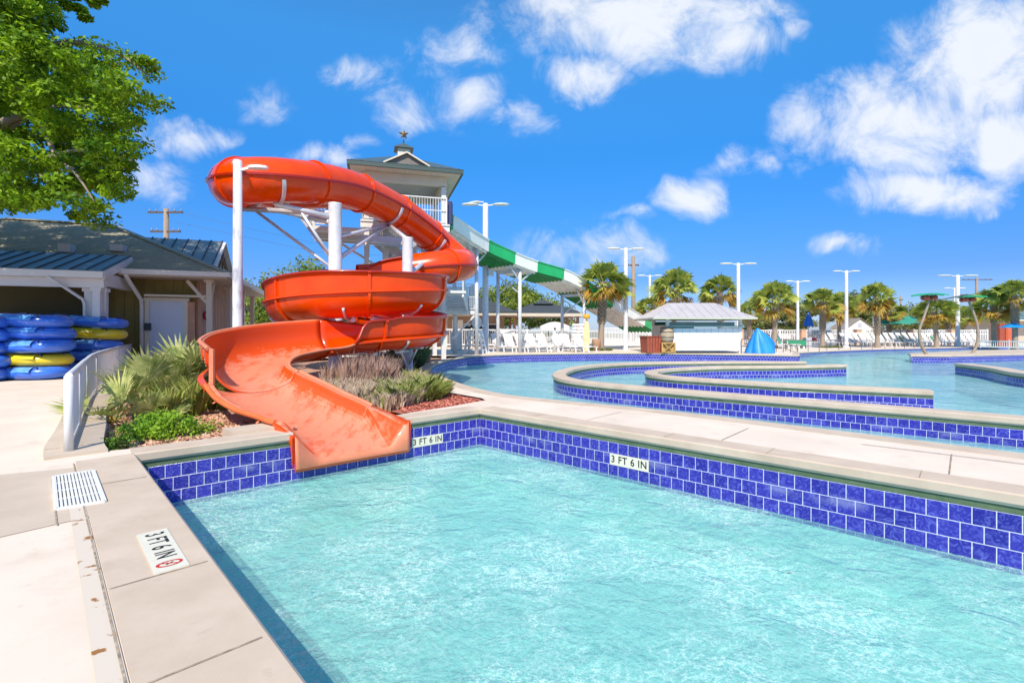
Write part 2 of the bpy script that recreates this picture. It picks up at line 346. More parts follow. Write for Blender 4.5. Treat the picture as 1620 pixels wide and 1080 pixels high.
M_water2 = water_mat('river_water', (.50, .90, .92), (.36, .72, .76), .40, .8, .7, .30)
# ================================================================ ground, deck and pools
WL1, WL2 = -.62, -.44
A = np.array((-4.20, 5.37)); C = np.array((-.56, 8.51)); dR = np.array((4.8, -4.48)); dR = dR/np.linalg.norm(dR)
dL = np.array((3.37, -3.49)); dL = dL/np.linalg.norm(dL); dB = (C-A)/np.linalg.norm(C-A); LB = np.linalg.norm(C-A)
Rr = C+dR*14.5; Bb = A+dL*12.5
basin1 = [tuple(A), tuple(C), tuple(Rr), (7.2, -6.4), tuple(Bb)]
near_bank = cr([(-1.07, 11.9), (-.31, 10.6), (.47, 9.82), (2.13, 8.65), (3.57, 7.43), (5.66, 5.38), (9.3, 1.9), (16, -5)], 5)
outer_wall = cr([(15.6, 26.5), (10.8, 28.6), (6.5, 29.4), (1.76, 28.5), (-.43, 27.6), (-2.06, 25.9), (-2.77, 23.6), (-3.08, 20.9), (-3.03, 18.2), (-2.66, 16.1), (-2.12, 14.5), (-1.5, 12.9), (-1.07, 11.9)], 6)
far_bank = [(100, 50.5), (60, 49), (45.4, 47.6), (38, 45), (31, 42.1), (25.2, 38.7), (18.9, 32.1)]
def zdeck(x, y):
    if y < 26 or x < 15: return 0.
    d = (x-15.6)*.8+(y-26.5)*.3
    return -.28*min(1, max(0, d/10))
fb3 = [(x, y, zdeck(x, y)) for x, y in far_bank]
near2 = [tuple(p) for p in near_bank]; ow2 = [tuple(p) for p in outer_wall]
bed = [(-4.62, 5.5), (-4.41, 5.61), (-1.69, 8.1), (-1.1, 8.75), (-.52, 9.55), (-.62, 9.85), (-1.44, 10.8), (-1.95, 12.2), (-2.5, 14.3), (-3.02, 16.1), (-3.4, 18.2),
       (-3.46, 20.7), (-3.1, 23.6), (-2.6, 25.6), (-4, 26.5), (-8, 26), (-12, 20), (-11.2, 15), (-8.1, 9.9), (-7.1, 8.5), (-5.7, 6.86), (-4.96, 5.88)]
# deck left of the ramp (with its holes) and the lower deck on the far right
outer = [(-60, -14), (16, -14), (16, -5.0)]
holes = [basin1, bed]
big = [(-60, -14), (30, -14), (30, -9), (16.0, -5.0)] + near2[::-1][1:] + ow2[::-1][1:] + [(17, 95), (-60, 95)]
S1 = A+dB*LB*.352; S2 = A+dB*LB*.70
nO = np.array((-dB[1], dB[0])); S1b, S2b = S1+nO*.335, S2+nO*.335
bed_ring = [tuple(S1b)]+[bed[1], bed[0]]+bed[::-1][:-2]+[tuple(S2b)]
joined = [tuple(A), tuple(S1)]+bed_ring+[tuple(S2), tuple(C), tuple(Rr), (7.2, -6.4), tuple(Bb)]
def fill(loops, z=0.):
    V = [Vector((p[0], p[1], z)) for l in loops for p in l]
    tr = tessellate_polygon([[Vector((p[0], p[1], 0)) for p in l] for l in loops])
    out = []
    for t in tr:
        a, b, c = (V[i] for i in t); out.append(t if (b-a).cross(c-a).z >= 0 else (t[0], t[2], t[1]))
    return V, out
mb = MB(); mb.add(*fill([big, joined]))
a_, b_ = Vector((15.6, 26.5, 0)), Vector((17, 95, 0)); m_ = Vector(fb3[-1]); c_ = Vector(fb3[-2]); d_ = Vector((30, 95, -.28))
mb.add([a_, m_, b_, c_, d_], [(0, 1, 2), (1, 4, 2), (1, 3, 4)])
far = [(x, y, -.28) for x, y in far_bank[:-1][::-1]]
mb.add([(30, 95, -.28)]+far+[(120, 55, -.28), (120, 95, -.28)], [(0, i, i+1) for i in range(1, len(far)+1)] + [(0, len(far)+1, len(far)+2)])
struct(mb.done('deck', M_conc))
# pool floors and water sheets
def sheet(name, loop, z, m):
    V, f = fill([loop], z); return MB().add(V, f).done(name, m)
struct(sheet('pool_floor', basin1, WL1-.72, M_floor))
basin2 = near2+[(30, -9), (130, -9), (130, 52)]+far_bank+ow2[:-1]
struct(sheet('river_floor', basin2, -1.15, M_floor))
def grow(loop, d):
    c = np.mean(np.array(loop), 0); return [tuple(np.array(p)+(np.array(p)-c)/np.linalg.norm(np.array(p)-c)*d) for p in loop]
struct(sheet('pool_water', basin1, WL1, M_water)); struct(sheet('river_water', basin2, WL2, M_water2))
mb = MB(); mb.add([(-700, -60, -2.2), (900, -60, -2.2), (900, 900, -2.2), (-700, 900, -2.2)], [(0, 1, 2, 3)])
struct(mb.done('ground', mat('sandy_ground', (.22, .19, .12), .95, col2=(.08, .12, .04), vs=.08)))
M_field = mat('grass_and_gravel', (.10, .14, .04), .95, col2=(.26, .24, .17), vs=.15)
mb = MB(); mb.add([(-300, 95, -.3), (500, 95, -.3), (500, 500, -.3), (-300, 500, -.3), (-300, -60, -.05), (-60, -60, -.05), (-60, 95, -.05), (-300, 95, -.05), (120, 50, -.3), (500, 50, -.3), (500, 95, -.3), (120, 95, -.3)], [(0, 1, 2, 3), (4, 5, 6, 7), (8, 9, 10, 11)])
struct(mb.done('grass_field', M_field))

# ---- walls of the pools: each is a thing with coping, green trim and tile parts
def basin_wall(name, label, pts, side, wdt, ztile, hgt, tz=-.174, cope_gap=None, zc=0., cz=-.11, group=None, lip=.03, notch=None):
    """side=+1: the solid lies left of the line, the pool right of it"""
    t = thing(name, label, 'pool wall', group=group)
    def q(l): return [(side*o, z) for o, z in l]
    segs = [pts] if cope_gap is None else cope_gap
    for s_ in segs:
        pr = q([(-lip, zc-.006), (-lip+.015, zc+.006), (wdt, zc+.006), (wdt, zc-.15), (.1, zc-.15), (.1, cz), (-lip+.02, cz), (-lip, cz+.03)])
        mb = sweep(s_, pr); mb.done('coping', M_cope, t, fix=True)
    tsegs = segs if notch else [pts]
    for s_ in tsegs: sweep(s_, q([(.006, tz), (.006, cz+.02), (.1, cz+.02), (.1, tz)])).done('green_trim', M_trim, t, fix=True)
    wl = (WL1 if name == 'pool_wall' else WL2)-.05
    if notch:
        mbt = MB(); mbt.uv = []; off = 0
        for (sg, top_) in ((segs[0], tz), (list(notch), -.42), (segs[1], tz)):
            n0 = len(mbt.uv); sweep(sg, q([(.0, top_), (.0, wl), (.12, wl), (.12, top_)]), mb=mbt); mbt.uv[n0:] = [(u+off, v) for u, v in mbt.uv[n0:]]
            off += math.hypot(sg[1][0]-sg[0][0], sg[1][1]-sg[0][1])
        mbt.done('tile_band', M_tile, t, fix=True)
    else: sweep(pts, q([(.0, tz), (.0, wl), (.12, wl), (.12, tz)]), caps=True).done('tile_band', M_tile, t, fix=True)
    sweep(pts, q([(.004, wl), (.004, ztile-hgt), (.12, ztile-hgt), (.12, wl)]), caps=True).done('plaster_wall', M_floor, t, fix=True)
    return t
back = basin_wall('pool_wall', 'blue tiled pool wall under the mouth of the orange slide', [tuple(A), tuple(C)], 1, .33, -.174, 1.6, cope_gap=[[tuple(A-dB*.0), tuple(S1)], [tuple(S2), tuple(C)]], notch=(tuple(S1), tuple(S2)))
right = basin_wall('pool_wall', 'long blue tiled pool wall along the walkway, running to the right edge', [tuple(C), tuple(Rr)], 1, .33, -.174, 1.6)
left = basin_wall('pool_wall', 'near left pool wall with wide beige coping and depth marker', [tuple(Bb), tuple(A)], 1, .46, -.174, 1.6)
# river: far outer wall, its near bank, two hairpin walls, right island
outw = basin_wall('river_wall', 'outer curved blue tiled wall behind the lazy river, below the lounge chairs', [tuple(p) for p in outer_wall], -1, .38, -.06, 1.3, tz=-.075, cz=-.05)
nb = basin_wall('river_wall', 'curved beige coping of the walkway bank beside the river', [tuple(p) for p in near_bank[:]], -1, .34, -.174, 1.3)
fbw = basin_wall('river_wall', 'far straight edge of the big pool with thin blue tile line', [(100, 50.5, -.28), (60, 49, -.28), (45.4, 47.6, -.28), (38, 45, -.28), (31, 42.1, -.28), (25.2, 38.7, -.28), (18.9, 32.1, -.11), (15.9, 26.9, 0)], -1, .35, -.03, 1.0, tz=-.045, cz=-.03)
def free_wall(label, pts, wdt=.36, tz=-.174, cz=-.11):
    t = thing('river_wall', label, 'pool wall'); h = wdt/2; l = .03
    sweep(pts, [(-h-l, -.006), (-h-l+.015, .006), (h+l-.015, .006), (h+l, -.006), (h+l, cz+.03), (h+l-.02, cz), (-h-l+.02, cz), (-h-l, cz+.03)]).done('coping', M_cope, t, fix=True)
    sweep(pts, [(-h+.006, tz), (-h+.006, cz+.01), (h-.006, cz+.01), (h-.006, tz)]).done('green_trim', M_trim, t, fix=True)
    sweep(pts, [(-h, WL2-.05), (-h, tz), (h, tz), (h, WL2-.05)]).done('tile_band', M_tile, t, fix=True)
    sweep(pts, [(-h+.004, -1.3), (-h+.004, WL2-.05), (h-.004, WL2-.05), (h-.004, -1.3)]).done('plaster_wall', M_floor, t, fix=True)
    return t
u1 = cr([(12.9, 21.5), (9.8, 21.6), (6.95, 21.3), (5.1, 20.7), (3.63, 19.7), (2.45, 18.2), (1.72, 16.4), (1.45, 14.85), (1.68, 13.6), (2.4, 12.55), (3.7, 11.35), (5.57, 9.74), (7.56, 8.05), (9.6, 6.2), (12.5, 3.3), (18, -2)], 6)
free_wall('long hairpin river wall with round left tip, nearest to the walkway', [tuple(p) for p in u1])
u2 = cr([(13.3, 19.6), (10.8, 18.95), (8.0, 18.6), (6.0, 17.7), (4.86, 16.6), (4.45, 15.4), (4.8, 14.45), (5.8, 13.55), (7.1, 12.55), (8.66, 11.65), (9.57, 11.1)], 6)
free_wall('short hairpin river wall nested inside the longer one', [tuple(p) for p in u2])
isl = cr([(18.7, 20.2), (17.9, 18.0), (16.7, 15.9), (16.6, 14.5), (18.5, 13.2)], 5)
free_wall('curved river wall tip cut by the right edge of the photo', [tuple(p) for p in isl], .5)
t = thing('pool_island', 'long flat planter island carrying the two curved palm sprayers', 'pool island')
ip = [(22.7, 27.6), (24.5, 27.3), (31, 29.4), (44, 32), (50, 36), (44, 38), (33, 34), (24, 29.4)]
MB().prism(ip, -1.3, -.10).done('tile_band', M_tile, t); 
o = t.children
ip2 = grow(ip, .12); MB().prism(ip2, -.10, .0).done('coping', M_cope, t)
for ch in t.children:
    pass
# give the island tile a UV so that the glaze shows
me = [o for o in sc.objects if o.parent == t and o.name.startswith('tile')][0].data
l = me.uv_layers.new(name='uv')
for pl in me.polygons:
    for li in pl.loop_indices:
        co = me.vertices[me.loops[li].vertex_index].co; l.data[li].uv = (co.x, co.z)

# ---- sheets and marks on the deck
def Gp(l, z=0.): return [tuple(G(x, y, z)) for x, y in l]
struct(MB().poly([(p[0], p[1], .004) for p in Gp([(-260, 778), (-60, 757), (0, 751), (140, 738), (166, 812), (0, 850), (-200, 890)])]).done('deck_panel', M_conc2))
jm = MB()
def jline(a, b, w=.012, z=.009):
    a = Vector((a[0], a[1], z)); b = Vector((b[0], b[1], z)); t_ = (b-a).normalized(); n_ = Vector((-t_.y, t_.x, 0))*w/2
    jm.add([a-n_, b-n_, b+n_, a+n_], [(0, 1, 2, 3)])
nL = np.array((dL[1], -dL[0]))      # away from the pool
nL = -np.array((-dL[1], dL[0]))
for px, py in ((300, 897), (390, 1020), (200, 760)):
    g = G(px, py); s_ = (np.array((g.x, g.y))-A).dot(dL); b0 = A+dL*s_; jline(b0+nL*.01, b0+nL*.455)
s0 = .3
jline(A+nL*.478+dL*.1, A+nL*.478+dL*9, .010)
g1, g2 = G(82, 758), G(90, 832); jline(g1, g2, .01)
g1, g2 = G(0, 840), G(82, 812)
nR = np.array((-dR[1], dR[0]))
for px in (1230, 1460, 1560, 1050, 890):
    g = G(px, 790 if px > 1400 else 740); s_ = (np.array((g.x, g.y))-C).dot(dR); b0 = C+dR*s_
for s_ in (1.2, 3.4, 4.6, 5.9, 7.0, 9):
    b0 = C+dR*s_; jline(b0+nR*.01, b0+nR*.325, .008)
for s_ in (2.0, 4.0, 6.1, 8.2):
    b0 = C+dR*s_; jline(b0+nR*.34, b0+nR*1.36, .010)
jline(C+dR*5.3+nR*1.27, C+dR*7.3+nR*1.37, .02)
struct(jm.done('deck_joints', M_joint))
# pale seam strip with rust stains beside the wide coping
mb = MB(); w0, w1 = .468, .56
pa = [A+nL*w0+dL*.5, A+nL*w0+dL*9, A+nL*w1+dL*9, A+nL*w1+dL*.5]
struct(MB().poly([(p[0], p[1], .007) for p in pa]).done('seam_strip', mat('rust_stained_seam', (.62, .53, .42), .85, col2=(.30, .13, .03), vs=7, detail=7, thr=(.585, .62))))

# ---- depth markers
M_mark = mat('cream_marker_tile', (.70, .66, .52), .35, var=.06, vs=20)
M_ink = mat('black_lettering', (.012, .012, .014), .5); M_red = mat('red_ink', (.55, .02, .02), .5)
def text_mesh(body, size, bold=.0, sx=1.):
    cu_ = bpy.data.curves.new('t', 'FONT'); cu_.body = body; cu_.size = size; cu_.offset = bold; cu_.align_x = 'CENTER'; cu_.align_y = 'CENTER'; cu_.space_character = 1.1
    o = bpy.data.objects.new('t', cu_); sc.collection.objects.link(o)
    me = bpy.data.meshes.new_from_object(o.evaluated_get(bpy.context.evaluated_depsgraph_get())); bpy.data.objects.remove(o)
    for v in me.vertices: v.co.x *= sx
    return me
def marker(parent, origin, ex, ey, wdt, hgt, nodive=False):
    """origin: centre; ex: reading direction; ey: up of the letters"""
    ex = Vector(ex).normalized(); ey = Vector(ey).normalized(); ez = ex.cross(ey)
    Mx = Matrix((ex, ey, ez)).transposed().to_4x4(); Mx.translation = Vector(origin)
    mb = MB(); mb.box((0, 0, .0015), (wdt, hgt, .007)); o = mb.done('depth_marker', M_mark, parent); o.matrix_world = Mx
    me = text_mesh('3 FT 6 IN', hgt*.86, .0022, .93 if not nodive else .78); me.materials.clear(); me.materials.append(M_ink)
    tx = link('lettering', me, o); tx.location = (0 if not nodive else -wdt*.10, -.0, .0065)
    if nodive:
        c0 = (wdt*.37, 0, .007); mb = MB(); n = 24; r1, r0 = hgt*.40, hgt*.30
        vs = [(c0[0]+r*.62*math.cos(2*math.pi*k/n), r*math.sin(2*math.pi*k/n), .007) for k in range(n) for r in (r0, r1)]
        mb.add(vs, [(2*k, 2*k+1, (2*k+3) % (2*n), (2*k+2) % (2*n)) for k in range(n)])
        mb.bar((c0[0]-.02, -.035, .007), (c0[0]+.02, .035, .007), .008, .0005); mb.done('no_diving_ring', M_red, o)
        mb = MB(); mb.bar((c0[0]-.015, .02, .0062), (c0[0]+.012, -.018, .0062), .008, .0005); mb.bar((c0[0]-.018, -.012, .0062), (c0[0]+.0, .0, .0062), .006, .0005); mb.done('diver_figure', M_ink, o)
    return o
def v3(p, z): return (p[0], p[1], z)
nB = np.array((dB[1], -dB[0]))       # towards the pool
marker(back, v3(A+dB*LB*.781+nB*.003, -.402), v3(dB, 0), (0, 0, 1), .56, .155)
marker(right, v3(C+dR*(6.566*.443)+np.array((dR[1], -dR[0]))*.003, -.402), v3(dR, 0), (0, 0, 1), .58, .155)
g = (G(217.8, 846)+G(297.8, 897.8)+G(262, 836.7)+G(247.8, 912.8))/4
marker(left, (g.x, g.y, .0075), v3(dL, 0), v3(-nL, 0), .72, .165, True)
# drain grate
t = thing('drain_grate', 'white slotted floor drain grate set in the beige deck', 'drain grate')
q = [G(84, 756), G(148, 746), G(166, 795), G(88, 808)]
mb = MB(); mb.poly([(p.x, p.y, .008) for p in q]); mb.done('drain_channel', mat('grey_channel', (.16, .14, .12), .8), t)
mb = MB()
for i in range(12):
    for a_, b_ in (((i+.12)/12, (i+.78)/12),):
        for j in range(1):
            pts = [q[0].lerp(q[1], a_), q[0].lerp(q[1], b_), q[3].lerp(q[2], b_), q[3].lerp(q[2], a_)]
            mb.prism([(p.x, p.y) for p in pts], .009, .022)
mb.done('grate_slats', M_plastic, t, fix=True)
mb = MB()
for (a, b) in ((0, 1), (1, 2), (2, 3), (3, 0)): mb.bar((q[a].x, q[a].y, .014), (q[b].x, q[b].y, .014), .02, .018)
for f in (.25, .5, .75):
    a = q[0].lerp(q[3], f); b = q[1].lerp(q[2], f); mb.bar((a.x, a.y, .012), (b.x, b.y, .012), .012, .012)
mb.done('grate_frame', M_plastic, t, fix=True)

# ---- planting bed: mulch mound, curb, pads
def mound(x, y):
    return -.13+.10*math.exp(-((x+4.5)**2+(y-14)**2)/40)
M_mulch = mat('brown_bark_mulch', (.42, .20, .11), .95, col2=(.68, .42, .28), vs=26, detail=9, bump=.9, bs=38, bd=.04)
M_red_m = mat('red_dyed_mulch', (.34, .07, .04), .95, col2=(.60, .22, .14), vs=30, detail=9, bump=.9, bs=42, bd=.04)
S1c, S2c = S1+nO*1.25-dB*.0, S2+nO*1.05+dB*.02
V, f = fill([[tuple(S1b-dB*.02), bed[1], bed[0]]+bed[::-1][:-2]+[tuple(S2b+dB*.02), tuple(S2c), tuple(S1c)]], 0)
V = [Vector((v.x, v.y, -.12)) for v in V]
struct(MB().add(V, f).done('mulch_bed', M_mulch))
struct(MB().poly([(-1.75, 8.15, -.05), (-1.1, 8.78, -.03), (-.56, 9.55, -.02), (-.66, 9.85, -.02), (-1.46, 10.75, -.03), (-2.1, 11.0, -.08), (-3.0, 9.6, -.1)]).done('red_mulch', M_red_m))
# loose chips on both
def chips(name, poly, n, z, m, seed, sz=.03):
    r_ = np.random.default_rng(seed); P_ = np.array(poly); lo, hi = P_.min(0)[:2], P_.max(0)[:2]
    pts = []
    while len(pts) < n:
        c = r_.uniform(lo, hi)
        if inside(c, poly): pts.append(c)
    vs = np.zeros((n, 4, 3)); a = r_.uniform(0, 6.28, n); l_ = r_.uniform(.5, 1.6, n)*sz; w_ = r_.uniform(.2, .5, n)*sz
    ta = r_.uniform(-.6, .6, n); tb = r_.uniform(-.6, .6, n)
    for k, (su, sv) in enumerate(((-1, -1), (1, -1), (1, 1), (-1, 1))):
        vs[:, k, 0] = np.array(pts)[:, 0]+np.cos(a)*l_*su-np.sin(a)*w_*sv; vs[:, k, 1] = np.array(pts)[:, 1]+np.sin(a)*l_*su+np.cos(a)*w_*sv
        vs[:, k, 2] = z+.014+su*ta*l_+sv*tb*w_
    return quads(name, vs, m)
def inside(p, poly):
    c = False; n = len(poly); x, y = p[0], p[1]
    for i in range(n):
        x1, y1 = poly[i][0], poly[i][1]; x2, y2 = poly[i-1][0], poly[i-1][1]
        if (y1 > y) != (y2 > y) and x < (x2-x1)*(y-y1)/(y2-y1)+x1: c = not c
    return c
def quads(name, vs, m, parent=None, mats=None, mi=None, nv=4):
    n = len(vs); me = bpy.data.meshes.new(name)
    me.vertices.add(n*nv); me.vertices.foreach_set('co', np.ascontiguousarray(vs, dtype=np.float32).ravel())
    me.loops.add(n*nv); me.loops.foreach_set('vertex_index', np.arange(n*nv, dtype=np.int32))
    me.polygons.add(n); me.polygons.foreach_set('loop_start', np.arange(0, n*nv, nv, dtype=np.int32)); me.polygons.foreach_set('loop_total', np.full(n, nv, dtype=np.int32))
    for x in (mats or [m]): me.materials.append(x)
    if mi is not None: me.polygons.foreach_set('material_index', np.array(mi, dtype=np.int32))
    me.update(calc_edges=True)
    return link(name, me, parent)
M_chip = mat('bark_chip', (.40, .18, .10), .9, col2=(.78, .52, .36), vs=14, detail=2)
tag(chips('bark_chips', [(-4.5, 5.6), (-3.4, 6.6), (-3.2, 7.3), (-4.6, 8), (-6.6, 10.5), (-8.2, 10), (-5.6, 6.7), (-4.9, 5.8)], 9000, -.12, M_chip, 3, .032), 'loose brown bark chips on the bed left of the slide', 'mulch', kind='stuff')
M_chipr = mat('red_chip', (.34, .06, .03), .9, col2=(.66, .26, .18), vs=14, detail=2)
tag(chips('red_chips', [(-1.75, 8.15), (-1.1, 8.78), (-.6, 9.55), (-.7, 9.85), (-1.46, 10.75), (-2.1, 11.0), (-2.6, 10)], 7000, -.04, M_chipr, 4, .028), 'loose red dyed wood chips beside the pool corner', 'mulch', kind='stuff')
# curb
cin = cr([(-4.55, 5.45), (-4.96, 5.88), (-5.75, 6.86), (-7.1, 8.5), (-8.1, 9.9), (-9.6, 12.3), (-11.3, 15)], 5)
t = sweep(cin, [(-.02, -.2), (-.02, .035), (.50, .035), (.50, -.2)]).done('curb', M_conc2, None, fix=True)
tag(t, 'curved pale concrete curb between white fence and mulch bed', 'curb')
jm = MB()
for k in range(4, len(cin)-1, 8):
    p = cin[k]; d_ = cin[k+1]-cin[k-1]; d_ /= np.linalg.norm(d_); n_ = np.array((-d_[1], d_[0]))
    a = p+n_*.0; b = p+n_*.49; jm.bar((a[0], a[1], .0365), (b[0], b[1], .0365), .012, .004)
jm.done('curb_joints', M_joint, t)
g = [A+dB*1.05+(-nB)*.334, A+dB*1.66+(-nB)*.334, A+dB*1.66+(-nB)*.75, A+dB*1.0+(-nB)*.70]
tag(MB().prism([tuple(p) for p in g], -.2, .05).done('concrete_pad', M_cope, fix=True), 'low concrete pad left of the slide mouth', 'concrete pad')
# shallow white step behind the walkway tip
g = Gp([(690, 612), (735, 609), (800, 622), (765, 627)])
# ================================================================ the orange slide
M_or = mat('orange_gelcoat', (.80, .072, .0), .26, col2=(.70, .045, .0), vs=1.2, coat=.25, spec=.3)
M_or_in = mat('orange_gelcoat_dark', (.62, .045, .006), .28, col2=(.52, .03, .005), vs=1.5, coat=.4)
M_or_seam = mat('red_orange_flange', (.36, .018, .003), .3, coat=.3)
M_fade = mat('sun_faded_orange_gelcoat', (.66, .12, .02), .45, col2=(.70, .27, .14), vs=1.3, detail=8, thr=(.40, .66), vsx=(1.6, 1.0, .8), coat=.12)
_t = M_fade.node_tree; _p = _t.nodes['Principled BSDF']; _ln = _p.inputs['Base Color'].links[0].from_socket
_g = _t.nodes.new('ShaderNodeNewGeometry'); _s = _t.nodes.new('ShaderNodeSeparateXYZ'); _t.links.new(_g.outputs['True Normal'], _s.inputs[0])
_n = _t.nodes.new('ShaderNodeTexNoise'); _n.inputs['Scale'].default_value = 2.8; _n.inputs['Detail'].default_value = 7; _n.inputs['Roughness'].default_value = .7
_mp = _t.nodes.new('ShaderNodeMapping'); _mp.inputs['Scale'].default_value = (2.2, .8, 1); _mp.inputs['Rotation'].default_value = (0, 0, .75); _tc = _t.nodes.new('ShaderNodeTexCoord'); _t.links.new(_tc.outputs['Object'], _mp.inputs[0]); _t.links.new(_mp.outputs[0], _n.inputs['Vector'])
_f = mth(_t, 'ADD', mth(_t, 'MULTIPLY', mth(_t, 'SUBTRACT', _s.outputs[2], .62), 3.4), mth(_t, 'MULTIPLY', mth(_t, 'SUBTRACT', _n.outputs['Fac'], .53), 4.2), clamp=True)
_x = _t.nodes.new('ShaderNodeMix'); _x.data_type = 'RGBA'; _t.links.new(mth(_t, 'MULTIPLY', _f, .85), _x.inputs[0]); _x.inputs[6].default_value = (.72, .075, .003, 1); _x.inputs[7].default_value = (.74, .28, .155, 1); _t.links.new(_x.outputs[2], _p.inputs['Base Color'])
M_lip = mat('pale_faded_lip', (.70, .22, .11), .5, var=.12, vs=4)
slide = thing('water_slide', 'orange spiral water slide with closed upper tube and open lower flume ending in the pool', 'water slide')
K = [G_ for G_ in [P(610, 322, 21.8), P(540, 305, 19.6), P(450, 305, 18.2), P(390, 300, 16.8), P(366, 292, 15.1), P(392, 286, 13.9), P(465, 287, 14.6), P(550, 299, 16.6), P(622, 331, 18.8), P(670, 364, 20.4), P(700, 391, 21.4)]]
K = [tuple(v) for v in K] + [(-2.25, 21.3, 4.30), (-2.12, 20.0, 4.05), (-2.7, 19.05, 3.86), (-3.9, 18.8, 3.66)]
tube_path = [Vector(p) for p in cr(K, 8)]
tr_ = .64
def shell(mb, path, r, n=28, a0=0., a1=2*math.pi, flip=False):
    closed = abs(a1-a0-2*math.pi) < 1e-6; cnt = n if closed else n+1; vs = []
    for i, p in enumerate(path):
        t = (path[min(i+1, len(path)-1)]-path[max(i-1, 0)]).normalized(); s_ = t.cross(Vector((0, 0, 1))).normalized(); u = s_.cross(t)
        for j in range(cnt):
            a = a0+(a1-a0)*j/n; vs.append(p+s_*math.cos(a)*r+u*math.sin(a)*r)
    fs = []
    for i in range(len(path)-1):
        for j in range(n):
            a = i*cnt+j; b = i*cnt+(j+1) % cnt; f = (a, b, b+cnt, a+cnt); fs.append(f[::-1] if flip else f)
    mb.smooth = True; mb.add(vs, fs); mb.smooth = False
    return mb
def frames(path, i):
    t = (path[min(i+1, len(path)-1)]-path[max(i-1, 0)]).normalized(); s_ = t.cross(Vector((0, 0, 1))).normalized(); return t, s_, s_.cross(t)
m_ = MB(); shell(m_, tube_path, tr_); shell(m_, tube_path, tr_-.03, flip=True)
tube_o = m_.done('closed_tube', M_or, slide)
for sgn in (1, -1):
    mb = MB(); k = len(tube_path); vs = []
    for i in range(k):
        t_, s_, u = frames(tube_path, i); c = tube_path[i]+s_*sgn*(tr_+.02)
        vs += [c+s_*.035+u*.03, c-s_*.035+u*.03, c-s_*.035-u*.03, c+s_*.035-u*.03]
    fs = [(i*4+j, i*4+(j+1) % 4, i*4+4+(j+1) % 4, i*4+4+j) for i in range(k-1) for j in range(4)]
    mb.add(vs, fs).done('seam_flange', M_or_seam, tube_o)
def ring(path, i, r, w=.035, h=.055, a0=0., a1=2*math.pi, m=None, parent=None, name='joint_flange', dz=0):
    t_, s_, u = frames(path, i); n = 30; vs = []; cl = abs(a1-a0-2*math.pi) < 1e-6
    for j in range(n if cl else n+1):
        a = a0+(a1-a0)*j/n; d = s_*math.cos(a)+u*math.sin(a)
        for (dr, dt) in ((-.01, -w), (h, -w), (h, w), (-.01, w)): vs.append(path[i]+d*(r+dr)+t_*dt)
    k = n if cl else n+1
    fs = [(j*4+q, j*4+(q+1) % 4, ((j+1) % k)*4+(q+1) % 4, ((j+1) % k)*4+q) for j in range(k if cl else k-1) for q in range(4)]
    return MB().add(vs, fs).done(name, m or M_or_seam, parent)
S = [0.]
for i in range(1, len(tube_path)): S.append(S[-1]+(tube_path[i]-tube_path[i-1]).length)
tgt = 0.9; ringpts = []
for i in range(len(S)):
    if S[i] >= tgt:
        ring(tube_path, i, tr_, m=M_or, w=.03, h=.05, parent=tube_o); ringpts.append(i); tgt += 2.15

# ---- open flume: rows are X, Y, floor z, half width, wall height left / right of travel
FL = [(-3.9, 18.8, 3.02, .64, 1.1, 1.1), (-5.0, 18.7, 2.86, .64, 1.05, 1.05), (-5.8, 18.4, 2.74, .64, .8, .8), (-6.15, 17.75, 2.62, .62, .7, .9), (-5.8, 17.15, 2.5, .62, .7, .9),
      (-4.7, 17.0, 2.38, .64, .95, .7), (-3.7, 16.7, 2.24, .64, 1.0, .7), (-2.85, 15.7, 2.08, .66, 1.0, .7), (-2.85, 14.4, 1.93, .68, 1.04, .7), (-3.85, 13.4, 1.80, .68, 1.10, .7),
      (-5.1, 13.2, 1.69, .68, 1.16, .7), (-6.2, 13.85, 1.58, .68, 1.12, .7), (-6.6, 15.0, 1.47, .68, 1.02, .7), (-6.1, 16.3, 1.34, .68, .95, .7), (-5.0, 16.8, 1.22, .68, .95, .7),
      (-3.7, 16.6, 1.13, .68, .95, .65), (-2.85, 15.5, 1.02, .68, .86, .62), (-2.85, 14.2, .92, .68, .83, .62), (-3.7, 13.2, .84, .68, .80, .68), (-4.45, 12.35, .77, .68, .75, .82)]
RO = [(-4.45, 12.35, .77, .68, .26, .86), (-5.0, 11.3, .70, .70, .22, .82), (-5.22, 10.15, .60, .68, .23, .77), (-5.02, 9.2, .44, .66, .27, .76), (-4.52, 8.58, .28, .66, .31, .78)]
RO2 = [(-4.52, 8.58, .28, .72, .31, .19), (-4.05, 8.18, .12, .74, .34, .20), (-3.6, 7.88, -.01, .74, .36, .20), (-3.15, 7.62, -.12, .72, .34, .25), (-2.78, 7.37, -.20, .72, .31, .30)]
def section(w, hl, hr, th=0.):
    """U section from the left lip to the right lip, s>0 = left of travel"""
    b = min(w, .60); pts = []
    def side(sg, h):
        out = [(sg*(w+.0+max(0, h-b)*.04+th), max(h, .02))]
        return out
    hl = max(hl, .06); hr = max(hr, .04); dl = min(hl, b); dr = min(hr, b)
    pts = []
    for j in range(4): pts.append((w*(1+.02*(1-j/4)), hl-(hl-dl)*j/4))
    for j in range(11):
        a = math.pi/2*(1-j/10); pts.append((w*math.sin(a)**.95 if a > 0 else 0, dl*(1-math.cos(a)**.97)))
    for j in range(1, 11):
        a = math.pi/2*j/10; pts.append((-w*math.sin(a)**.95, dr*(1-max(0, math.cos(a))**.97)))
    for j in range(1, 5): pts.append((-w*(1+.02*j/4), dr+(hr-dr)*j/4))
    return pts
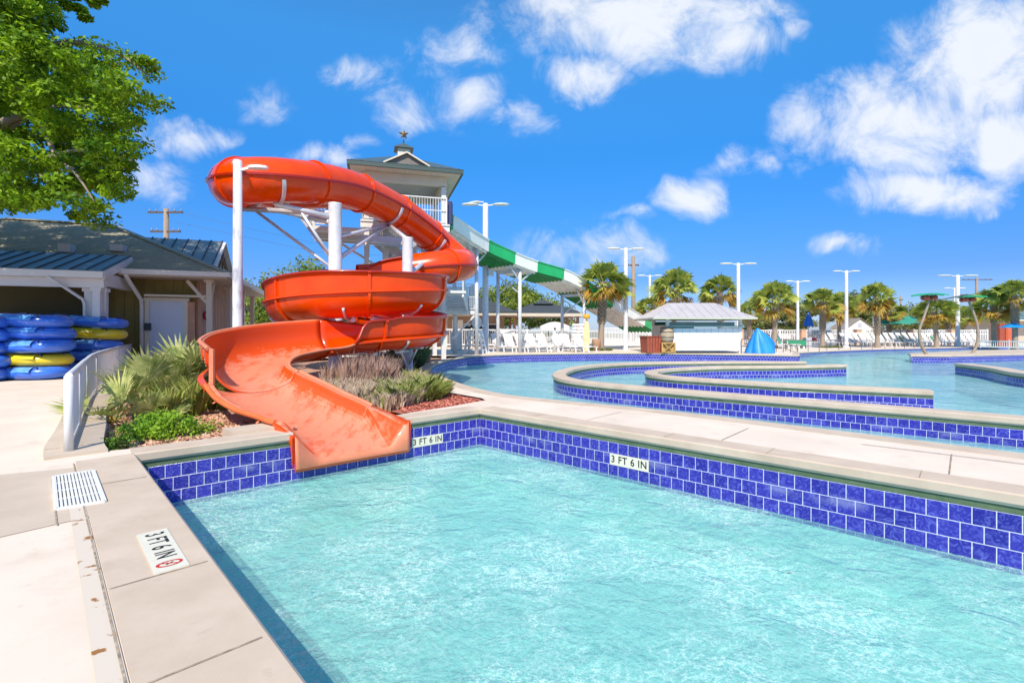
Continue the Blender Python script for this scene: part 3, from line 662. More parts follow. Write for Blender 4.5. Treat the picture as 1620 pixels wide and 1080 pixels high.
def flume(mb, path, full, o_, lipw=.08, th=.035):
    n = len(path); rowsv = []; nf = len(full)
    for i, q in enumerate(path):
        c = Vector(q[:3]); nx = Vector(full[min(i+o_+1, nf-1)][:3])-Vector(full[max(i+o_-1, 0)][:3]); t_ = nx.normalized()
        l_ = Vector((0, 0, 1)).cross(t_).normalized(); u = Vector((0, 0, 1))
        s_ = section(q[3], q[4], q[5])
        inner = [c+l_*a+u*b for a, b in s_]
        lipL = c+l_*(s_[0][0]+lipw)+u*s_[0][1]; lipR = c+l_*(s_[-1][0]-lipw)+u*s_[-1][1]
        outer = []
        for (a, b) in s_:
            v = Vector((a, b-.62)); v = v.normalized() if v.length > 0 else v
            if b > .5: v = Vector((1 if a > 0 else -1, 0))
            outer.append(c+l_*(a+v.x*th)+u*(b+v.y*th))
        dl = Vector((0, 0, -.05))
        rowsv.append([lipL]+inner+[lipR, lipR+dl]+outer[::-1]+[lipL+dl])
    m = len(rowsv[0]); base = len(mb.v)
    fs = [(i*m+j, (i+1)*m+j, (i+1)*m+(j+1) % m, i*m+(j+1) % m) for i in range(n-1) for j in range(m)]
    mb.smooth = True; mb.add([v for r in rowsv for v in r], fs); mb.smooth = False
    h = m//2
    for r0 in (0, (n-1)*m):
        k = len(rowsv[0]); ins = list(range(0, 1+31-2+1))
    # end caps: strips between inner and outer lines
    ni = len(section(.7, .5, .5))
    for r0 in (0, (n-1)*m):
        for j in range(ni+1):
            a, b = base+r0+j, base+r0+j+1; c_, d_ = base+r0+(m-1-j), base+r0+(m-2-j)
            if len({a, b, c_, d_}) == 4: mb.f.append([a, b, d_, c_]); mb.mi.append(mb.cur); mb.sm.append(False)
    return path, rowsv
FL[-1] = FL[-1][:4]+(.26, .85); ALL = FL+RO[1:]+RO2[1:]; fullp = cr(ALL, 8); iA = (len(FL)-1)*8; iB = iA+(len(RO)-1)*8
for i in range(iA, iB+1):                       # keep the guard wall at full height up to its cut end
    f = (i-iA)/(iB-iA)*(len(RO)-1); k = min(int(f), len(RO)-2); fullp[i][5] = RO[k][5]+(RO[k+1][5]-RO[k][5])*(f-k)
p1_, p2_, p3_ = [q.copy() for q in fullp[:iA+1]], [q.copy() for q in fullp[iA:iB+1]], [q.copy() for q in fullp[iB:]]
for i, q in enumerate(p3_):
    f = i/(len(p3_)-1)*(len(RO2)-1); k = min(int(f), len(RO2)-2); q[5] = RO2[k][5]+(RO2[k+1][5]-RO2[k][5])*(f-k)
for i, h_ in ((iA-7, .80), (iA-6, .80), (iA-5, .79), (iA-4, .79), (iA-3, .76), (iA-2, .64), (iA-1, .42), (iA, .26)): p1_[i][4] = h_
mb = MB(); fpath, frows = flume(mb, p1_, fullp, 0); flume_o = mb.done('open_flume', M_or, slide, fix=True)
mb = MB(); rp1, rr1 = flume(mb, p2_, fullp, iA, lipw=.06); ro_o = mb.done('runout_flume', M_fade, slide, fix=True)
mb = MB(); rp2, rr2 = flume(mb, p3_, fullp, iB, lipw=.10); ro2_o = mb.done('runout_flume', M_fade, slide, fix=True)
ni = len(section(.7, .5, .5))
# bright rolled rim along the edges of the flumes and belt flange along the outside
def rail(rows, idx, r, name, m, par, i0=0, i1=None, off=(0, 0, 0)):
    pts = [Vector(q[idx])+Vector(off) for q in rows[i0:i1]]
    return MB().tube(pts, r, 8).done(name, m, par)
rail(frows, 0, .035, 'rim', M_or_seam, flume_o); rail(frows, ni+1, .035, 'rim', M_or_seam, flume_o)
rail(rr1, 0, .03, 'rim', M_lip, ro_o); rail(rr1, ni+1, .035, 'rim', M_lip, ro_o)
rail(rr2, 0, .04, 'rim', M_lip, ro2_o); rail(rr2, ni+1, .04, 'rim', mat('orange_rim', (.78, .16, .04), .4, var=.15, vs=5), ro2_o)
# the high guard wall ends in a straight upright edge
j0 = len(rr1)-1
mb = MB(); a = Vector(rr1[j0][ni-1]); b = Vector(rr1[j0][ni-12]); mb.bar(Vector(rr1[j0][ni]), Vector(rr1[j0][ni])+Vector((0, 0, -.72)), .07, .05); mb.done('guard_wall_edge', M_lip, ro_o)
# outside ribs on the guard wall
for f_ in (.80, .92):
    q = rr1[int(f_*j0)]; pts = [Vector(q[k]) for k in range(ni+2, ni+10)]
    ob_ = MB().tube(pts, .028, 6).done('bolted_rib', M_or, ro_o)
    mb = MB(); c0_ = Vector(rp1[int(f_*j0)][:3])
    for k in range(1, len(pts)):
        for g_ in (.25, .75):
            p_ = pts[k-1].lerp(pts[k], g_); d_ = Vector((p_.x-c0_.x, p_.y-c0_.y, 0)).normalized(); mb.tube([p_+d_*.02, p_+d_*.04], .011, 6)
    tag(mb.done('bolts', M_joint, ob_), kind='stuff')
def belt(path, rows, sg, zoff, name, par, i0=0, i1=None):
    mb = MB(); vs = []
    seg = path[i0:i1]
    for i, q in enumerate(seg):
        nx = Vector(seg[min(i+1, len(seg)-1)][:3])-Vector(seg[max(i-1, 0)][:3]); t_ = nx.normalized(); l_ = Vector((0, 0, 1)).cross(t_).normalized()
        c = Vector(q[:3])+l_*sg*(q[3]+.02)+Vector((0, 0, zoff(i+i0) if callable(zoff) else zoff))
        vs += [c+l_*sg*.09+Vector((0, 0, .02)), c+Vector((0, 0, .045)), c-Vector((0, 0, .045)), c+l_*sg*.09-Vector((0, 0, .02))]
    fs = [(i*4+j, i*4+(j+1) % 4, i*4+4+(j+1) % 4, i*4+4+j) for i in range(len(seg)-1) for j in range(4)]
    return mb.add(vs, fs).done(name, M_or, par, fix=True)
belt(rp1, rr1, -1, .08, 'belt_flange', ro_o, 10); belt(fpath, frows, 1, lambda i: .60-.33*min(1, max(0, (i-108)/24)), 'belt_flange', flume_o, 30); belt(fpath, frows, -1, .60, 'belt_flange', flume_o, 30)
def rib(path, rows, i, par, m=None, wdt=.035, j0=None, j1=None):
    q = rows[i]; M_ = len(q); pts = q[ni+2:M_]
    if j0 is not None: pts = pts[j0:j1]
    t_ = (Vector(path[min(i+1, len(path)-1)][:3])-Vector(path[max(i-1, 0)][:3])).normalized(); c = Vector(path[i][:3])+Vector((0, 0, .62)); vs = []
    for p in pts:
        d = (p-c); d.normalize()
        for (dr, dt) in ((-.01, -wdt), (.05, -wdt), (.05, wdt), (-.01, wdt)): vs.append(p+d*dr+t_*dt)
    fs = [(j*4+k, j*4+(k+1) % 4, j*4+4+(k+1) % 4, j*4+4+k) for j in range(len(pts)-1) for k in range(4)]
    return MB().add(vs, fs).done('joint_flange', m or M_or_seam, par, fix=True)
ribs = []; acc = 0; last = None
for i in range(1, len(fpath)):
    acc += (Vector(fpath[i][:3])-Vector(fpath[i-1][:3])).length
    if acc > 1.9: rib(fpath, frows, i, flume_o, M_or); ribs.append(i); acc = 0
rib(rp1, rr1, 6, ro_o, M_or); rib(rp1, rr1, 20, ro_o, M_or)
for k in (8, 24): rib(rp2, rr2, k, ro2_o, M_lip, .02)
# covered hood at the back of the spiral
hp = [Vector((-5.0+.0, 18.72, 3.3)), Vector((-5.4, 18.6, 3.26)), Vector((-5.8, 18.42, 3.2))]
m_ = MB(); shell(m_, hp, .66, 20, 0, math.pi); shell(m_, hp, .62, 20, 0, math.pi, flip=True); m_.done('hood', M_or, slide)
# ---- spout: flared tongue between the end of the run-out and the pool wall
e = rr2[-1]; inn = [Vector(p) for p in e[0:ni+2]]      # left lip .. right lip
eL, eR = S2, S1           # left of travel is the right-hand end in the photo
nBv = Vector((nB[0], nB[1], 0)); n_in = len(inn)
def lerp(a, b, f): return a+(b-a)*f
lip_top = []; lip_bot = []
for j in range(n_in):
    f = j/(n_in-1); p = lerp(Vector((eL[0], eL[1], 0)), Vector((eR[0], eR[1], 0)), f)
    edge = abs(f-.5)*2
    zt = -.37+.34*(max(0, edge-.60)/.40)**1.3
    lip_top.append(p+nBv*.10+Vector((0, 0, zt))); lip_bot.append(p+nBv*.14+Vector((0, 0, -.46)))
rowsx = []
for k in range(9):
    f = k/8; s_ = f*f*(3-2*f)
    row = []
    for j in range(n_in):
        a = inn[j]; b = lip_top[j]; p = lerp(a, b, f); p.z = a.z+(b.z-a.z)*(f*.7+s_*.3); row.append(p)
    rowsx.append(row)
rowsx.append(lip_bot)
mb = MB(); mb.smooth = True
top = [v for r in rowsx for v in r]; K_ = len(rowsx)
mb.add(top, [(i*n_in+j, i*n_in+j+1, (i+1)*n_in+j+1, (i+1)*n_in+j) for i in range(K_-2) for j in range(n_in-1)])
mb.smooth = False
b0 = (K_-2)*n_in
mb.f += [[b0+j, b0+j+1, b0+n_in+j+1, b0+n_in+j] for j in range(n_in-1)]; mb.mi += [1]*(n_in-1); mb.sm += [True]*(n_in-1)
bt = len(mb.v); mb.v += [tuple(v-Vector((0, 0, .05))-(nBv*.05 if i >= (K_-1)*n_in else Vector((0, 0, 0)))) for i, v in enumerate(top)]
for i in range(K_-1):
    for j in range(n_in-1): mb.f.append([bt+i*n_in+j, bt+(i+1)*n_in+j, bt+(i+1)*n_in+j+1, bt+i*n_in+j+1]); mb.mi.append(0); mb.sm.append(True)
for i in range(K_-1):
    for j in (0, n_in-1): mb.f.append([i*n_in+j, (i+1)*n_in+j, bt+(i+1)*n_in+j, bt+i*n_in+j]); mb.mi.append(0); mb.sm.append(False)
for j in range(n_in-1):
    i = K_-1; mb.f.append([i*n_in+j, i*n_in+j+1, bt+i*n_in+j+1, bt+i*n_in+j]); mb.mi.append(0); mb.sm.append(False)
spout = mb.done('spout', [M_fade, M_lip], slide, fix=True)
# apron under the spout on both sides (skirts reaching the bed and wall)
for jj in (0, n_in-1):
    mb = MB(); pts = [r[jj] for r in rowsx[:-1]]; sgn = 1 if jj == 0 else -1
    vs = []
    for i, p in enumerate(pts):
        f = i/(len(pts)-1); dz = min(.42, p.z+.12) if f < .9 else (p.z+.475)
        vs += [p, p-Vector((0, 0, max(.06, dz)))]
    for side_ in (.25, 1):
        o_ = Vector((dB[0], dB[1], 0))*(.03*sgn)*side_
        mb.add([v+o_ for v in vs], [(2*i, 2*i+1, 2*i+3, 2*i+2) for i in range(len(pts)-1)])
    mb.done('spout_skirt', M_fade, spout)
M_fadefloor = None

# ---- supports
def arm(a, b, r=.07, name='support_arm', m=None):
    return MB().tube([a, b], r, 10).done(name, m or M_steel, slide)
def column(x, y, z, r, lab=None):
    o = MB().lathe((x, y, -.15), [(0, 0), (r*1.9, 0), (r*1.9, .04), (r, .05), (r, z+.12), (r*1.02, z+.15), (0, z+.17)], 24).done('support_column', M_pole, slide); return o
c1 = Vector((-5.45, 15.0, 0)); c2 = Vector((-3.38, 15.75, 0))
column(c1.x, c1.y, P(530, 322, 15.0).z, .20); column(c2.x, c2.y, P(645, 376, 15.75).z, .17)
def nearest(path, px):
    return min(range(len(path)), key=lambda i: abs(810+F*path[i].x/path[i].y-px))
def at(i): return tube_path[i]-Vector((0, 0, tr_+.04))
t1 = 5*8+2; tl = 4*8-2; tb = 2*8+2; tb2 = 1*8+4
def cradle(i, w=.05):
    ring(tube_path, i, tr_+.03, .045, .05, math.pi*1.06, math.pi*1.94, M_steel, slide, 'cradle')
for i in (int(3.2*8), int(5.7*8), int(2.2*8), int(7.9*8), int(9.6*8)): cradle(i)
z1 = P(530, 330, 15).z
arm(c1+Vector((0, 0, z1-.15)), at(int(3.2*8)), .085); arm(c1+Vector((0, 0, z1-1.9)), at(int(3.2*8))*.85+(c1+Vector((0, 0, z1-.15)))*.15-Vector((0, 0, .05)), .05)
arm(c1+Vector((0, 0, z1-.3)), at(int(5.7*8)), .085); arm(c1+Vector((0, 0, z1-1.7)), at(int(5.7*8))*.6+(c1+Vector((0, 0, z1-.3)))*.4, .045)
arm(c1+Vector((0, 0, z1-.45)), at(int(2.2*8)), .085); arm(c1+Vector((0, 0, z1-1.7)), at(int(2.2*8))*.6+(c1+Vector((0, 0, z1-.45)))*.4, .045)
arm(c1+Vector((0, 0, z1-1.6)), at(int(7.9*8)), .07); arm(c1+Vector((0, 0, z1-.9)), at(int(7.9*8)), .06)
arm(c2+Vector((0, 0, 3.15)), at(int(9.6*8)), .08); arm(c2+Vector((0, 0, 4.3)), at(int(7.9*8)), .07); arm(c2+Vector((0, 0, 3.0)), at(int(8.6*8)), .05)
def fl(i, dz=-.06): return Vector(fpath[i][:3])+Vector((0, 0, dz))
for (c, i) in ((c1, 10*8), (c1, 11*8+3), (c2, 8*8+2), (c2, 9*8), (c1, 13*8+4), (c1, 18*8), (c2, 16*8+4), (c2, 17*8+4), (c1, 9*8+3)):
    arm(Vector((c.x, c.y, fl(i).z-.10)), fl(i, -.10), .07); arm(Vector((c.x, c.y, fl(i).z-.75)), fl(i, -.10).lerp(Vector((c.x, c.y, fl(i).z-.1)), .3), .04)
for i in (8*8+2, 9*8+4, 11*8+3, 17*8+4):
    q = frows[i]; pts = [v-Vector((0, 0, .03)) for v in q[ni+2+7:ni+2+ni-7]]; MB().tube(pts, .035, 6).done('cradle', M_steel, slide)
# ================================================================ white slide tower
tw = Vector((-5.5, 24.7, 0)); TR = R(16)
tower = thing('slide_tower', 'tall white slide tower with green hip roof, cupola and star weathervane', 'tower', tuple(tw), TR)
def hip(mb, hx, hy, z0, z1, ridge=0., ov=0.):
    """hip roof with fascia thickness"""
    r_ = ridge
    v = [(-hx, -hy, z0), (hx, -hy, z0), (hx, hy, z0), (-hx, hy, z0), (-r_, 0, z1), (r_, 0, z1)]
    mb.add(v, [(0, 1, 5, 4), (1, 2, 5), (2, 3, 4, 5), (3, 0, 4)]); return mb
M_roofg = mat('green_metal_roof', (.075, .11, .11), .38, col2=(.10, .14, .14), vs=2, metal=.2)
M_soff = mat('cream_soffit', (.60, .52, .40), .7, var=.05, vs=2)
M_fasc = mat('cream_fascia', (.66, .60, .47), .6, var=.04, vs=2)
M_ceil = mat('grey_ceiling', (.46, .46, .42), .7, var=.04, vs=2)
ez = 8.78
mb = MB(); hip(mb, 2.62, 2.62, ez+.13, 10.2, .25); rf = mb.done('roof', M_roofg, tower)
mb = MB()
for s_ in range(-6, 7):
    x = s_*.4; f = 1-abs(x)/2.62
    mb.bar((x, -2.62, ez+.15), (x*.1+x*.0 if abs(x) < .25 else x, -2.62+min(2.6, (2.62-abs(x))), ez+.15+(.92*min(1, (2.62-abs(x))/2.62))), .03, .04)
    mb.bar((2.62, x, ez+.15), (2.62-min(2.37, (2.62-abs(x))), x, ez+.15+(.92*min(1, (2.62-abs(x))/2.62))), .03, .04)
    mb.bar((-2.62, x, ez+.15), (-2.62+min(2.37, (2.62-abs(x))), x, ez+.15+(.92*min(1, (2.62-abs(x))/2.62))), .03, .04)
mb.done('roof_seams', M_roofg, rf)
mb = MB()
for (x, y, dx, dy) in ((0, -2.56, 5.2, .1), (0, 2.56, 5.2, .1), (-2.56, 0, .1, 5.02), (2.56, 0, .1, 5.02)): mb.box((x, y, ez+.05), (dx, dy, .2))
mb.done('fascia', mat('dark_green_fascia', (.05, .08, .07), .5), rf)
MB().box((0, 0, ez-.02), (5.0, 5.0, .06)).done('soffit', M_soff, rf)
mb = MB()
for (x, y, dx, dy) in ((0, -1.75, 3.86, .22), (0, 1.75, 3.86, .22), (-1.82, 0, .22, 3.28), (1.82, 0, .22, 3.28)): mb.box((x, y, ez-.27), (dx, dy, .42))
mb.done('roof_beam', M_fasc, tower)
MB().box((0, 0, ez-.08), (3.4, 3.2, .04)).done('ceiling', M_ceil, tower)
for x, y in ((-1.2, -2.15), (0, -2.2), (1.2, -2.15), (2.15, -1), (2.2, .6), (-.5, -.4), (.7, .4)):
    MB().lathe((x, y, ez-.11 if abs(x) < 1.7 and abs(y) < 1.6 else ez-.065), [(0, 0), (.09, .0), (.09, .03)], 10).done('downlight', M_steel, rf)
# dormer
mb = MB(); dz0 = ez+.22
mb.add([(-1.0, -2.35, dz0), (1.0, -2.35, dz0), (0, -2.35, dz0+.56), (0, -.9, dz0+.56), (-.95, -1.9, dz0), (.95, -1.9, dz0)], [(0, 2, 3, 4), (1, 5, 3, 2)]); mb.done('dormer_roof', M_roofg, rf)
mb = MB(); mb.bar((-1.05, -2.38, dz0-.0), (0, -2.38, dz0+.56), .06, .15, Vector((0, 1, 0))); mb.bar((1.05, -2.38, dz0-.0), (0, -2.38, dz0+.56), .06, .15, Vector((0, 1, 0))); mb.done('dormer_trim', M_fasc, rf)
MB().add([(-.95, -2.3, dz0), (.95, -2.3, dz0), (0, -2.3, dz0+.5)], [(0, 1, 2)]).done('dormer_panel', mat('grey_brown_panel', (.18, .16, .14), .7, var=.1, vs=3), rf)
mb = MB(); mb.box((0, 0, 10.28), (.62, .62, .5)); mb.done('cupola', M_fasc, rf)
mb = MB(); hip(mb, .46, .46, 10.53, 10.88, .01); mb.box((0, 0, 10.52), (.94, .94, .04)); mb.done('cupola_roof', M_roofg, rf)
mb = MB(); mb.tube([(0, 0, 10.8), (0, 0, 11.3)], .02, 6); mb.lathe((0, 0, 10.92), [(0, 0), (.06, .05), (0, .1)], 8)
st = [((.26 if k % 2 == 0 else .11)*math.sin(k*math.pi/5), (.26 if k % 2 == 0 else .11)*math.cos(k*math.pi/5)) for k in range(10)]
vs = [(x, -.03, 11.32+z) for x, z in st]+[(x, .03, 11.32+z) for x, z in st]+[(0, -.06, 11.32), (0, .06, 11.32)]
mb.add(vs, [(k, (k+1) % 10, 20) for k in range(10)]+[(k+10, (k+1) % 10+10, 21) for k in range(10)]+[(k, (k+1) % 10, (k+1) % 10+10, k+10) for k in range(10)])
mb.done('star_weathervane', mat('bronze', (.12, .09, .04), .4, metal=.6), rf)
# posts
for x, y in ((1.78, -1.75), (-1.78, -1.75), (1.78, 1.75), (-1.78, 1.75)):
    MB().box((x, y, (ez-.48)/2-.05), (.22, .22, ez-.48)).done('post', M_white, tower)
for x, y in ((-.9, -1.2), (-.9, .6), (.6, .9)):
    MB().box((x, y, 3.1), (.26, .26, 6.3)).done('post', M_white, tower)
dkz = 6.45
mb = MB(); mb.box((0, 0, dkz-.04), (4.1, 4.0, .08)); mb.box((0, -1.9, dkz-.21), (4.1, .1, .26)); mb.box((0, 1.9, dkz-.21), (4.1, .1, .26)); mb.box((1.95, 0, dkz-.21), (.1, 3.7, .26)); mb.box((-1.95, 0, dkz-.21), (.1, 3.7, .26))
mb.done('upper_platform', M_white, tower)
def railing(par, a, b, h=1.07, base=0., sp=.125, mid=True, m=None, name='railing', rt=.022):
    a = Vector(a); b = Vector(b); L_ = (b-a).length; n = max(2, int(L_/sp)); mb = MB(); m = m or M_white
    z = Vector((0, 0, 1))
    mb.bar(a+z*h, b+z*h, .05, .05); mb.bar(a+z*(.1+base), b+z*(.1+base), .04, .04)
    if mid: mb.bar(a+z*(h*.52), b+z*(h*.52), .035, .035)
    for i in range(n+1):
        p = a.lerp(b, i/n); mb.bar(p+z*(.1+base), p+z*(h-.01), rt, rt, Vector((0, 1, 0)))
    mb.bar(a, a+z*(h+.03), .06, .06, Vector((0, 1, 0))); mb.bar(b, b+z*(h+.03), .06, .06, Vector((0, 1, 0)))
    return mb.done(name, m, par)
railing(tower, (-1.95, -1.9, dkz), (1.9, -1.9, dkz), 1.25); railing(tower, (-1.95, -1.9, dkz), (-1.95, 1.9, dkz), 1.25); railing(tower, (-1.9, 1.9, dkz), (1.9, 1.9, dkz), 1.25)
# side landing where the orange tube starts
lz = 5.75
MB().box((-3.0, -2.7, lz-.1), (2.0, 1.5, .2)).done('landing', M_white, tower)
railing(tower, (-4.0, -3.4, lz), (-2.9, -3.4, lz), 1.0); railing(tower, (-4.0, -3.4, lz), (-4.0, -2.0, lz), 1.0)
mb = MB(); mb.bar((-4, -2.7, lz-.25), (2.0, -1.9, lz-.25), .15, .3); mb.bar((-4, -2.0, lz-.25), (1.9, -1.2, lz-.25), .15, .3); mb.done('beam', M_steel, tower)
for a, b in (((-3.2, -2.2, lz-.3), (-.9, -1.2, 4.2)), ((.9, -1.8, 6.1), (-.9, -1.2, 3.9)), ((1.6, -1.8, 3.6), (-.9, -1.2, 5.8)), ((-1.78, -1.75, 3.7), (1.78, -1.75, 3.7)), ((-1.78, -1.75, 1.9), (1.78, -1.75, 1.9))): MB().bar(a, b, .09, .09).done('brace', M_white, tower)
# stairs
def stair(a, b, wdt=1.1, par=tower):
    a = Vector(a); b = Vector(b); d = b-a; hd = Vector((d.x, d.y, 0)).normalized(); sdv = Vector((-hd.y, hd.x, 0)); n = max(3, int(abs(d.z)/.18))
    mb = MB()
    for s_ in (-1, 1): mb.bar(a+sdv*s_*wdt/2, b+sdv*s_*wdt/2, .06, .3)
    for i in range(n):
        p = a.lerp(b, (i+.5)/n); mb.bar(p-sdv*wdt/2, p+sdv*wdt/2, .26, .04, Vector((0, 0, 1)))
    st_ = mb.done('stair', M_steel, par)
    for s_ in (-1, 1): railing(st_, a+sdv*s_*wdt/2+Vector((0, 0, .1)), b+sdv*s_*wdt/2+Vector((0, 0, .1)), 1.0, mid=True)
stair((-1.6, -.9, 5.9), (1.7, -.3, 3.4)); MB().box((2.3, -.3, 3.3), (1.4, 1.6, .12)).done('landing', M_white, tower)
stair((1.9, .9, 3.3), (-.8, 1.2, 1.5)); 
# lower platform to the right of the spiral
lp = 2.5; cx_, cy_ = 3.15, 3.0
MB().box((cx_, cy_, lp-.1), (2.1, 2.0, .2)).done('landing', M_white, tower)
for (a, b) in (((cx_-1, cy_-.95, lp), (cx_+1, cy_-.95, lp)), ((cx_+1, cy_-.95, lp), (cx_+1, cy_+.95, lp)), ((cx_-1, cy_+.95, lp), (cx_+1, cy_+.95, lp))): railing(tower, a, b, 1.5, sp=.11)
mb = MB()
for s_ in range(8): mb.bar((cx_-.95, cy_-.99, lp+.1+s_*.16), (cx_+.45, cy_-.99, lp+.1+s_*.16), .02, .12)
mb.bar((cx_-.25, cy_-.99, lp), (cx_-.25, cy_-.99, lp+1.4), .04, .04, Vector((0, 1, 0))); mb.done('slat_screen', M_white, tower)
for a, b, w_ in (((cx_+1, cy_-.9, lp-.2), (cx_-.3, cy_-.9, .9), .09), ((cx_-.9, cy_-.9, -.1), (cx_-.9, cy_-.9, lp-.2), .14), ((cx_+.2, cy_+.9, -.1), (cx_+.2, cy_+.9, lp-.2), .14)): MB().bar(a, b, w_, w_).done('brace', M_white, tower)
stair((2.6, .6, 3.3), (3.1, 2.0, lp))
# ================================================================ green and white multi-lane slide
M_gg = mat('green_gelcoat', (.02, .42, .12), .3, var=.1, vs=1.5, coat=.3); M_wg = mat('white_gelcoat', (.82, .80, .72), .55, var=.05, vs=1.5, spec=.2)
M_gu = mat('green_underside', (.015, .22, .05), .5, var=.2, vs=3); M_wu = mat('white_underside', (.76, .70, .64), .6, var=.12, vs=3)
gs = thing('lane_slide', 'straight wavy water slide with alternating green and white sections coming off the tower', 'water slide')
GP = [P(700, 353, 23.6), P(717, 362, 24.6), P(773, 397.5, 27.8), P(815, 416.8, 29.2), P(850, 429.8, 30.4), P(892, 441.5, 31.8), P(915, 452, 32.6), P(940, 467, 33.7), P(970, 485, 35.2), P(1000, 503, 37), P(1036, 524, 39.5)]
gpath = [Vector(p) for p in cr(GP, 8)]
hd0 = Vector((GP[-1].x-GP[0].x, GP[-1].y-GP[0].y, 0)).normalized(); gs_s = Vector((-hd0.y, hd0.x, 0))   # left of travel, away from the camera
def gseg(i0, i1, green):
    p = gpath[i0:i1+1]; wd = 2.5; mb = MB(); rows = []
    # section: near wall outer, top, inner, floor, far wall
    prof = [(0, -.02), (-.04, .58), (-.10, .62), (-.10, .66), (.02, .66), (.06, .06)]
    for k in range(1, 4): prof += [(wd*k/4-.06, .06), (wd*k/4, .14), (wd*k/4+.06, .06)]
    prof += [(wd-.06, .06), (wd-.02, .66), (wd+.10, .66), (wd, -.02)]
    for k in range(8, 0, -1): prof += [(wd*(k-.15)/8, -.02), (wd*(k-.15)/8-.02, -.12), (wd*(k-.45)/8, -.12), (wd*(k-.5)/8, -.02)]
    m = len(prof)
    vs = [q+gs_s*o+Vector((0, 0, z)) for q in p for o, z in prof]
    ne = len(prof)-32
    for i in range(len(p)-1):
        for j in range(m):
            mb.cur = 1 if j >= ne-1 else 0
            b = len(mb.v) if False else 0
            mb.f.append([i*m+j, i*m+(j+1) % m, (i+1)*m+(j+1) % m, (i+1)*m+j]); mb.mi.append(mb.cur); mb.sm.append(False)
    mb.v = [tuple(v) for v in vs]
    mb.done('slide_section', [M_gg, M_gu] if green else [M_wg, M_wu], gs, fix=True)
cuts = [(0, 8, 1), (8, 16, 0), (16, 24, 1), (24, 32, 0), (32, 40, 1), (40, 52, 0), (52, 64, 1), (64, 76, 0), (76, 80, 1)]
for a, b, g_ in cuts: gseg(a, b, g_)
def pylon(px, i, r=.11, sp=2.0):
    q = gpath[i]
    for f in (.12, .88):
        b = q+gs_s*2.5*f; MB().tube([(b.x, b.y, -.1), (b.x, b.y, q.z-.1)], r, 12).done('support_column', M_pole, gs)
    a = q+gs_s*.3; b = q+gs_s*2.2
    MB().bar(a+Vector((0, 0, -.2)), b+Vector((0, 0, -.2)), .14, .2).done('cross_beam', M_steel, gs)
    mb = MB(); mb.bar((a.x, a.y, q.z-1.6), (b.x, b.y, q.z-.4), .06, .06); mb.bar((b.x, b.y, q.z-1.6), (a.x, a.y, q.z-.4), .06, .06); mb.done('brace', M_steel, gs)
    t_ = (gpath[i+3]-gpath[i-3]).normalized()
    mb = MB(); mb.bar((a.x, a.y, q.z-.9), (a+t_*.9+Vector((0, 0, -.12))), .08, .08); mb.bar((a.x, a.y, q.z-.9), (a-t_*.9+Vector((0, 0, -.12))), .08, .08); mb.done('bracket', M_steel, gs)
pylon(760, 14); pylon(828, 27); pylon(930, 53)
gz = MB(); gz.box((P(712, 330, 23.9).x, 23.9, 7.1), (.2, .5, 1.1)); gz.done('start_gate', mat('dark_blue_pad', (.02, .03, .12), .6), gs)
# ================================================================ building on the left
BR = R(20); bK = Vector((-10.2, 17.5, 0))
bld = thing('pool_house', 'tan pool house with shingled hip roof and metal roofed porch on the left', 'building', tuple(bK), BR)
M_sh = mat('grey_green_shingles', (.27, .26, .19), .92, col2=(.44, .41, .30), vs=9, vsx=(1, 3, 3), bump=.6, bs=18, bd=.03, detail=6)
M_shadew = mat('shade_toned_board_siding', (.20, .15, .035), .75, var=.10, vs=3)  # tan-pink boards with the olive tone of eave shade put into the colour
M_pinkw = mat('pink_board_siding', (.52, .27, .17), .7, var=.08, vs=3)
M_grayw = mat('white_gutter', (.72, .70, .68), .45, var=.04, vs=3)
M_soff2 = mat('tan_soffit', (.50, .42, .34), .7)
M_brick = mat('pink_brick', (.38, .22, .17), .85, col2=(.50, .34, .28), vs=18)
ZE = 3.41
mb = MB(); x0, x1, y0, y1 = -14, 0, 0, 10.5; pt = .455; rz_ = ZE+5.25*pt
v = [(x0, y0, ZE), (x1, y0, ZE), (x1, y1, ZE), (x0, y1, ZE), (x0+5.25, 5.25, rz_), (x1-5.25, 5.25, rz_)]
mb.add(v, [(0, 1, 5, 4), (1, 2, 5), (2, 3, 4, 5), (3, 0, 4)])
rf = mb.done('roof', M_sh, bld)
# shingle courses: thin raised butt edges
mb = MB()
for k in range(1, 36):
    f = k/36; d = 5.25*f; z = ZE+d*pt+.004
    for a, b in (((x0+d, y0+d), (x1-d, y0+d)), ((x1-d, y0+d), (x1-d, y1-d))): mb.bar((a[0], a[1], z), (b[0], b[1], z), .03, .018)
mb.done('shingle_courses', M_sh, rf)
mb = MB()
mb.bar((x1, y0, ZE+.02), (x1-5.25, 5.25, rz_+.03), .28, .05); mb.bar((x0, y0, ZE), (x0+5.25, 5.25, rz_+.03), .25, .05); mb.bar((x0+5.25, 5.25, rz_+.03), (x1-5.25, 5.25, rz_+.03), .28, .05); mb.bar((x1, y1, ZE+.02), (x1-5.25, 5.25, rz_+.03), .28, .05)
mb.done('ridge_cap', M_sh, rf)
mb = MB(); mb.bar((x0, y0-.04, ZE-.05), (x1+.06, y0-.04, ZE-.05), .14, .17); mb.bar((x1+.04, y0, ZE-.05), (x1+.04, y1, ZE-.05), .14, .17); gut = mb.done('gutter', M_grayw, rf)
MB().box(((x0+x1)/2, .62, ZE-.16), (x1-x0-.1, 1.15, .05)).done('soffit', M_soff2, rf); MB().box((-.60, 5.2, ZE-.165), (1.1, 10.2, .05)).done('soffit', M_soff2, rf)
for (px, d) in ((-5.3, 1.6),):
    mb = MB(); mb.box((px, d, ZE+d*pt+.12), (.35, .4, .3)); mb.done('roof_vent', mat('grey_vent', (.45, .47, .50), .5), rf)
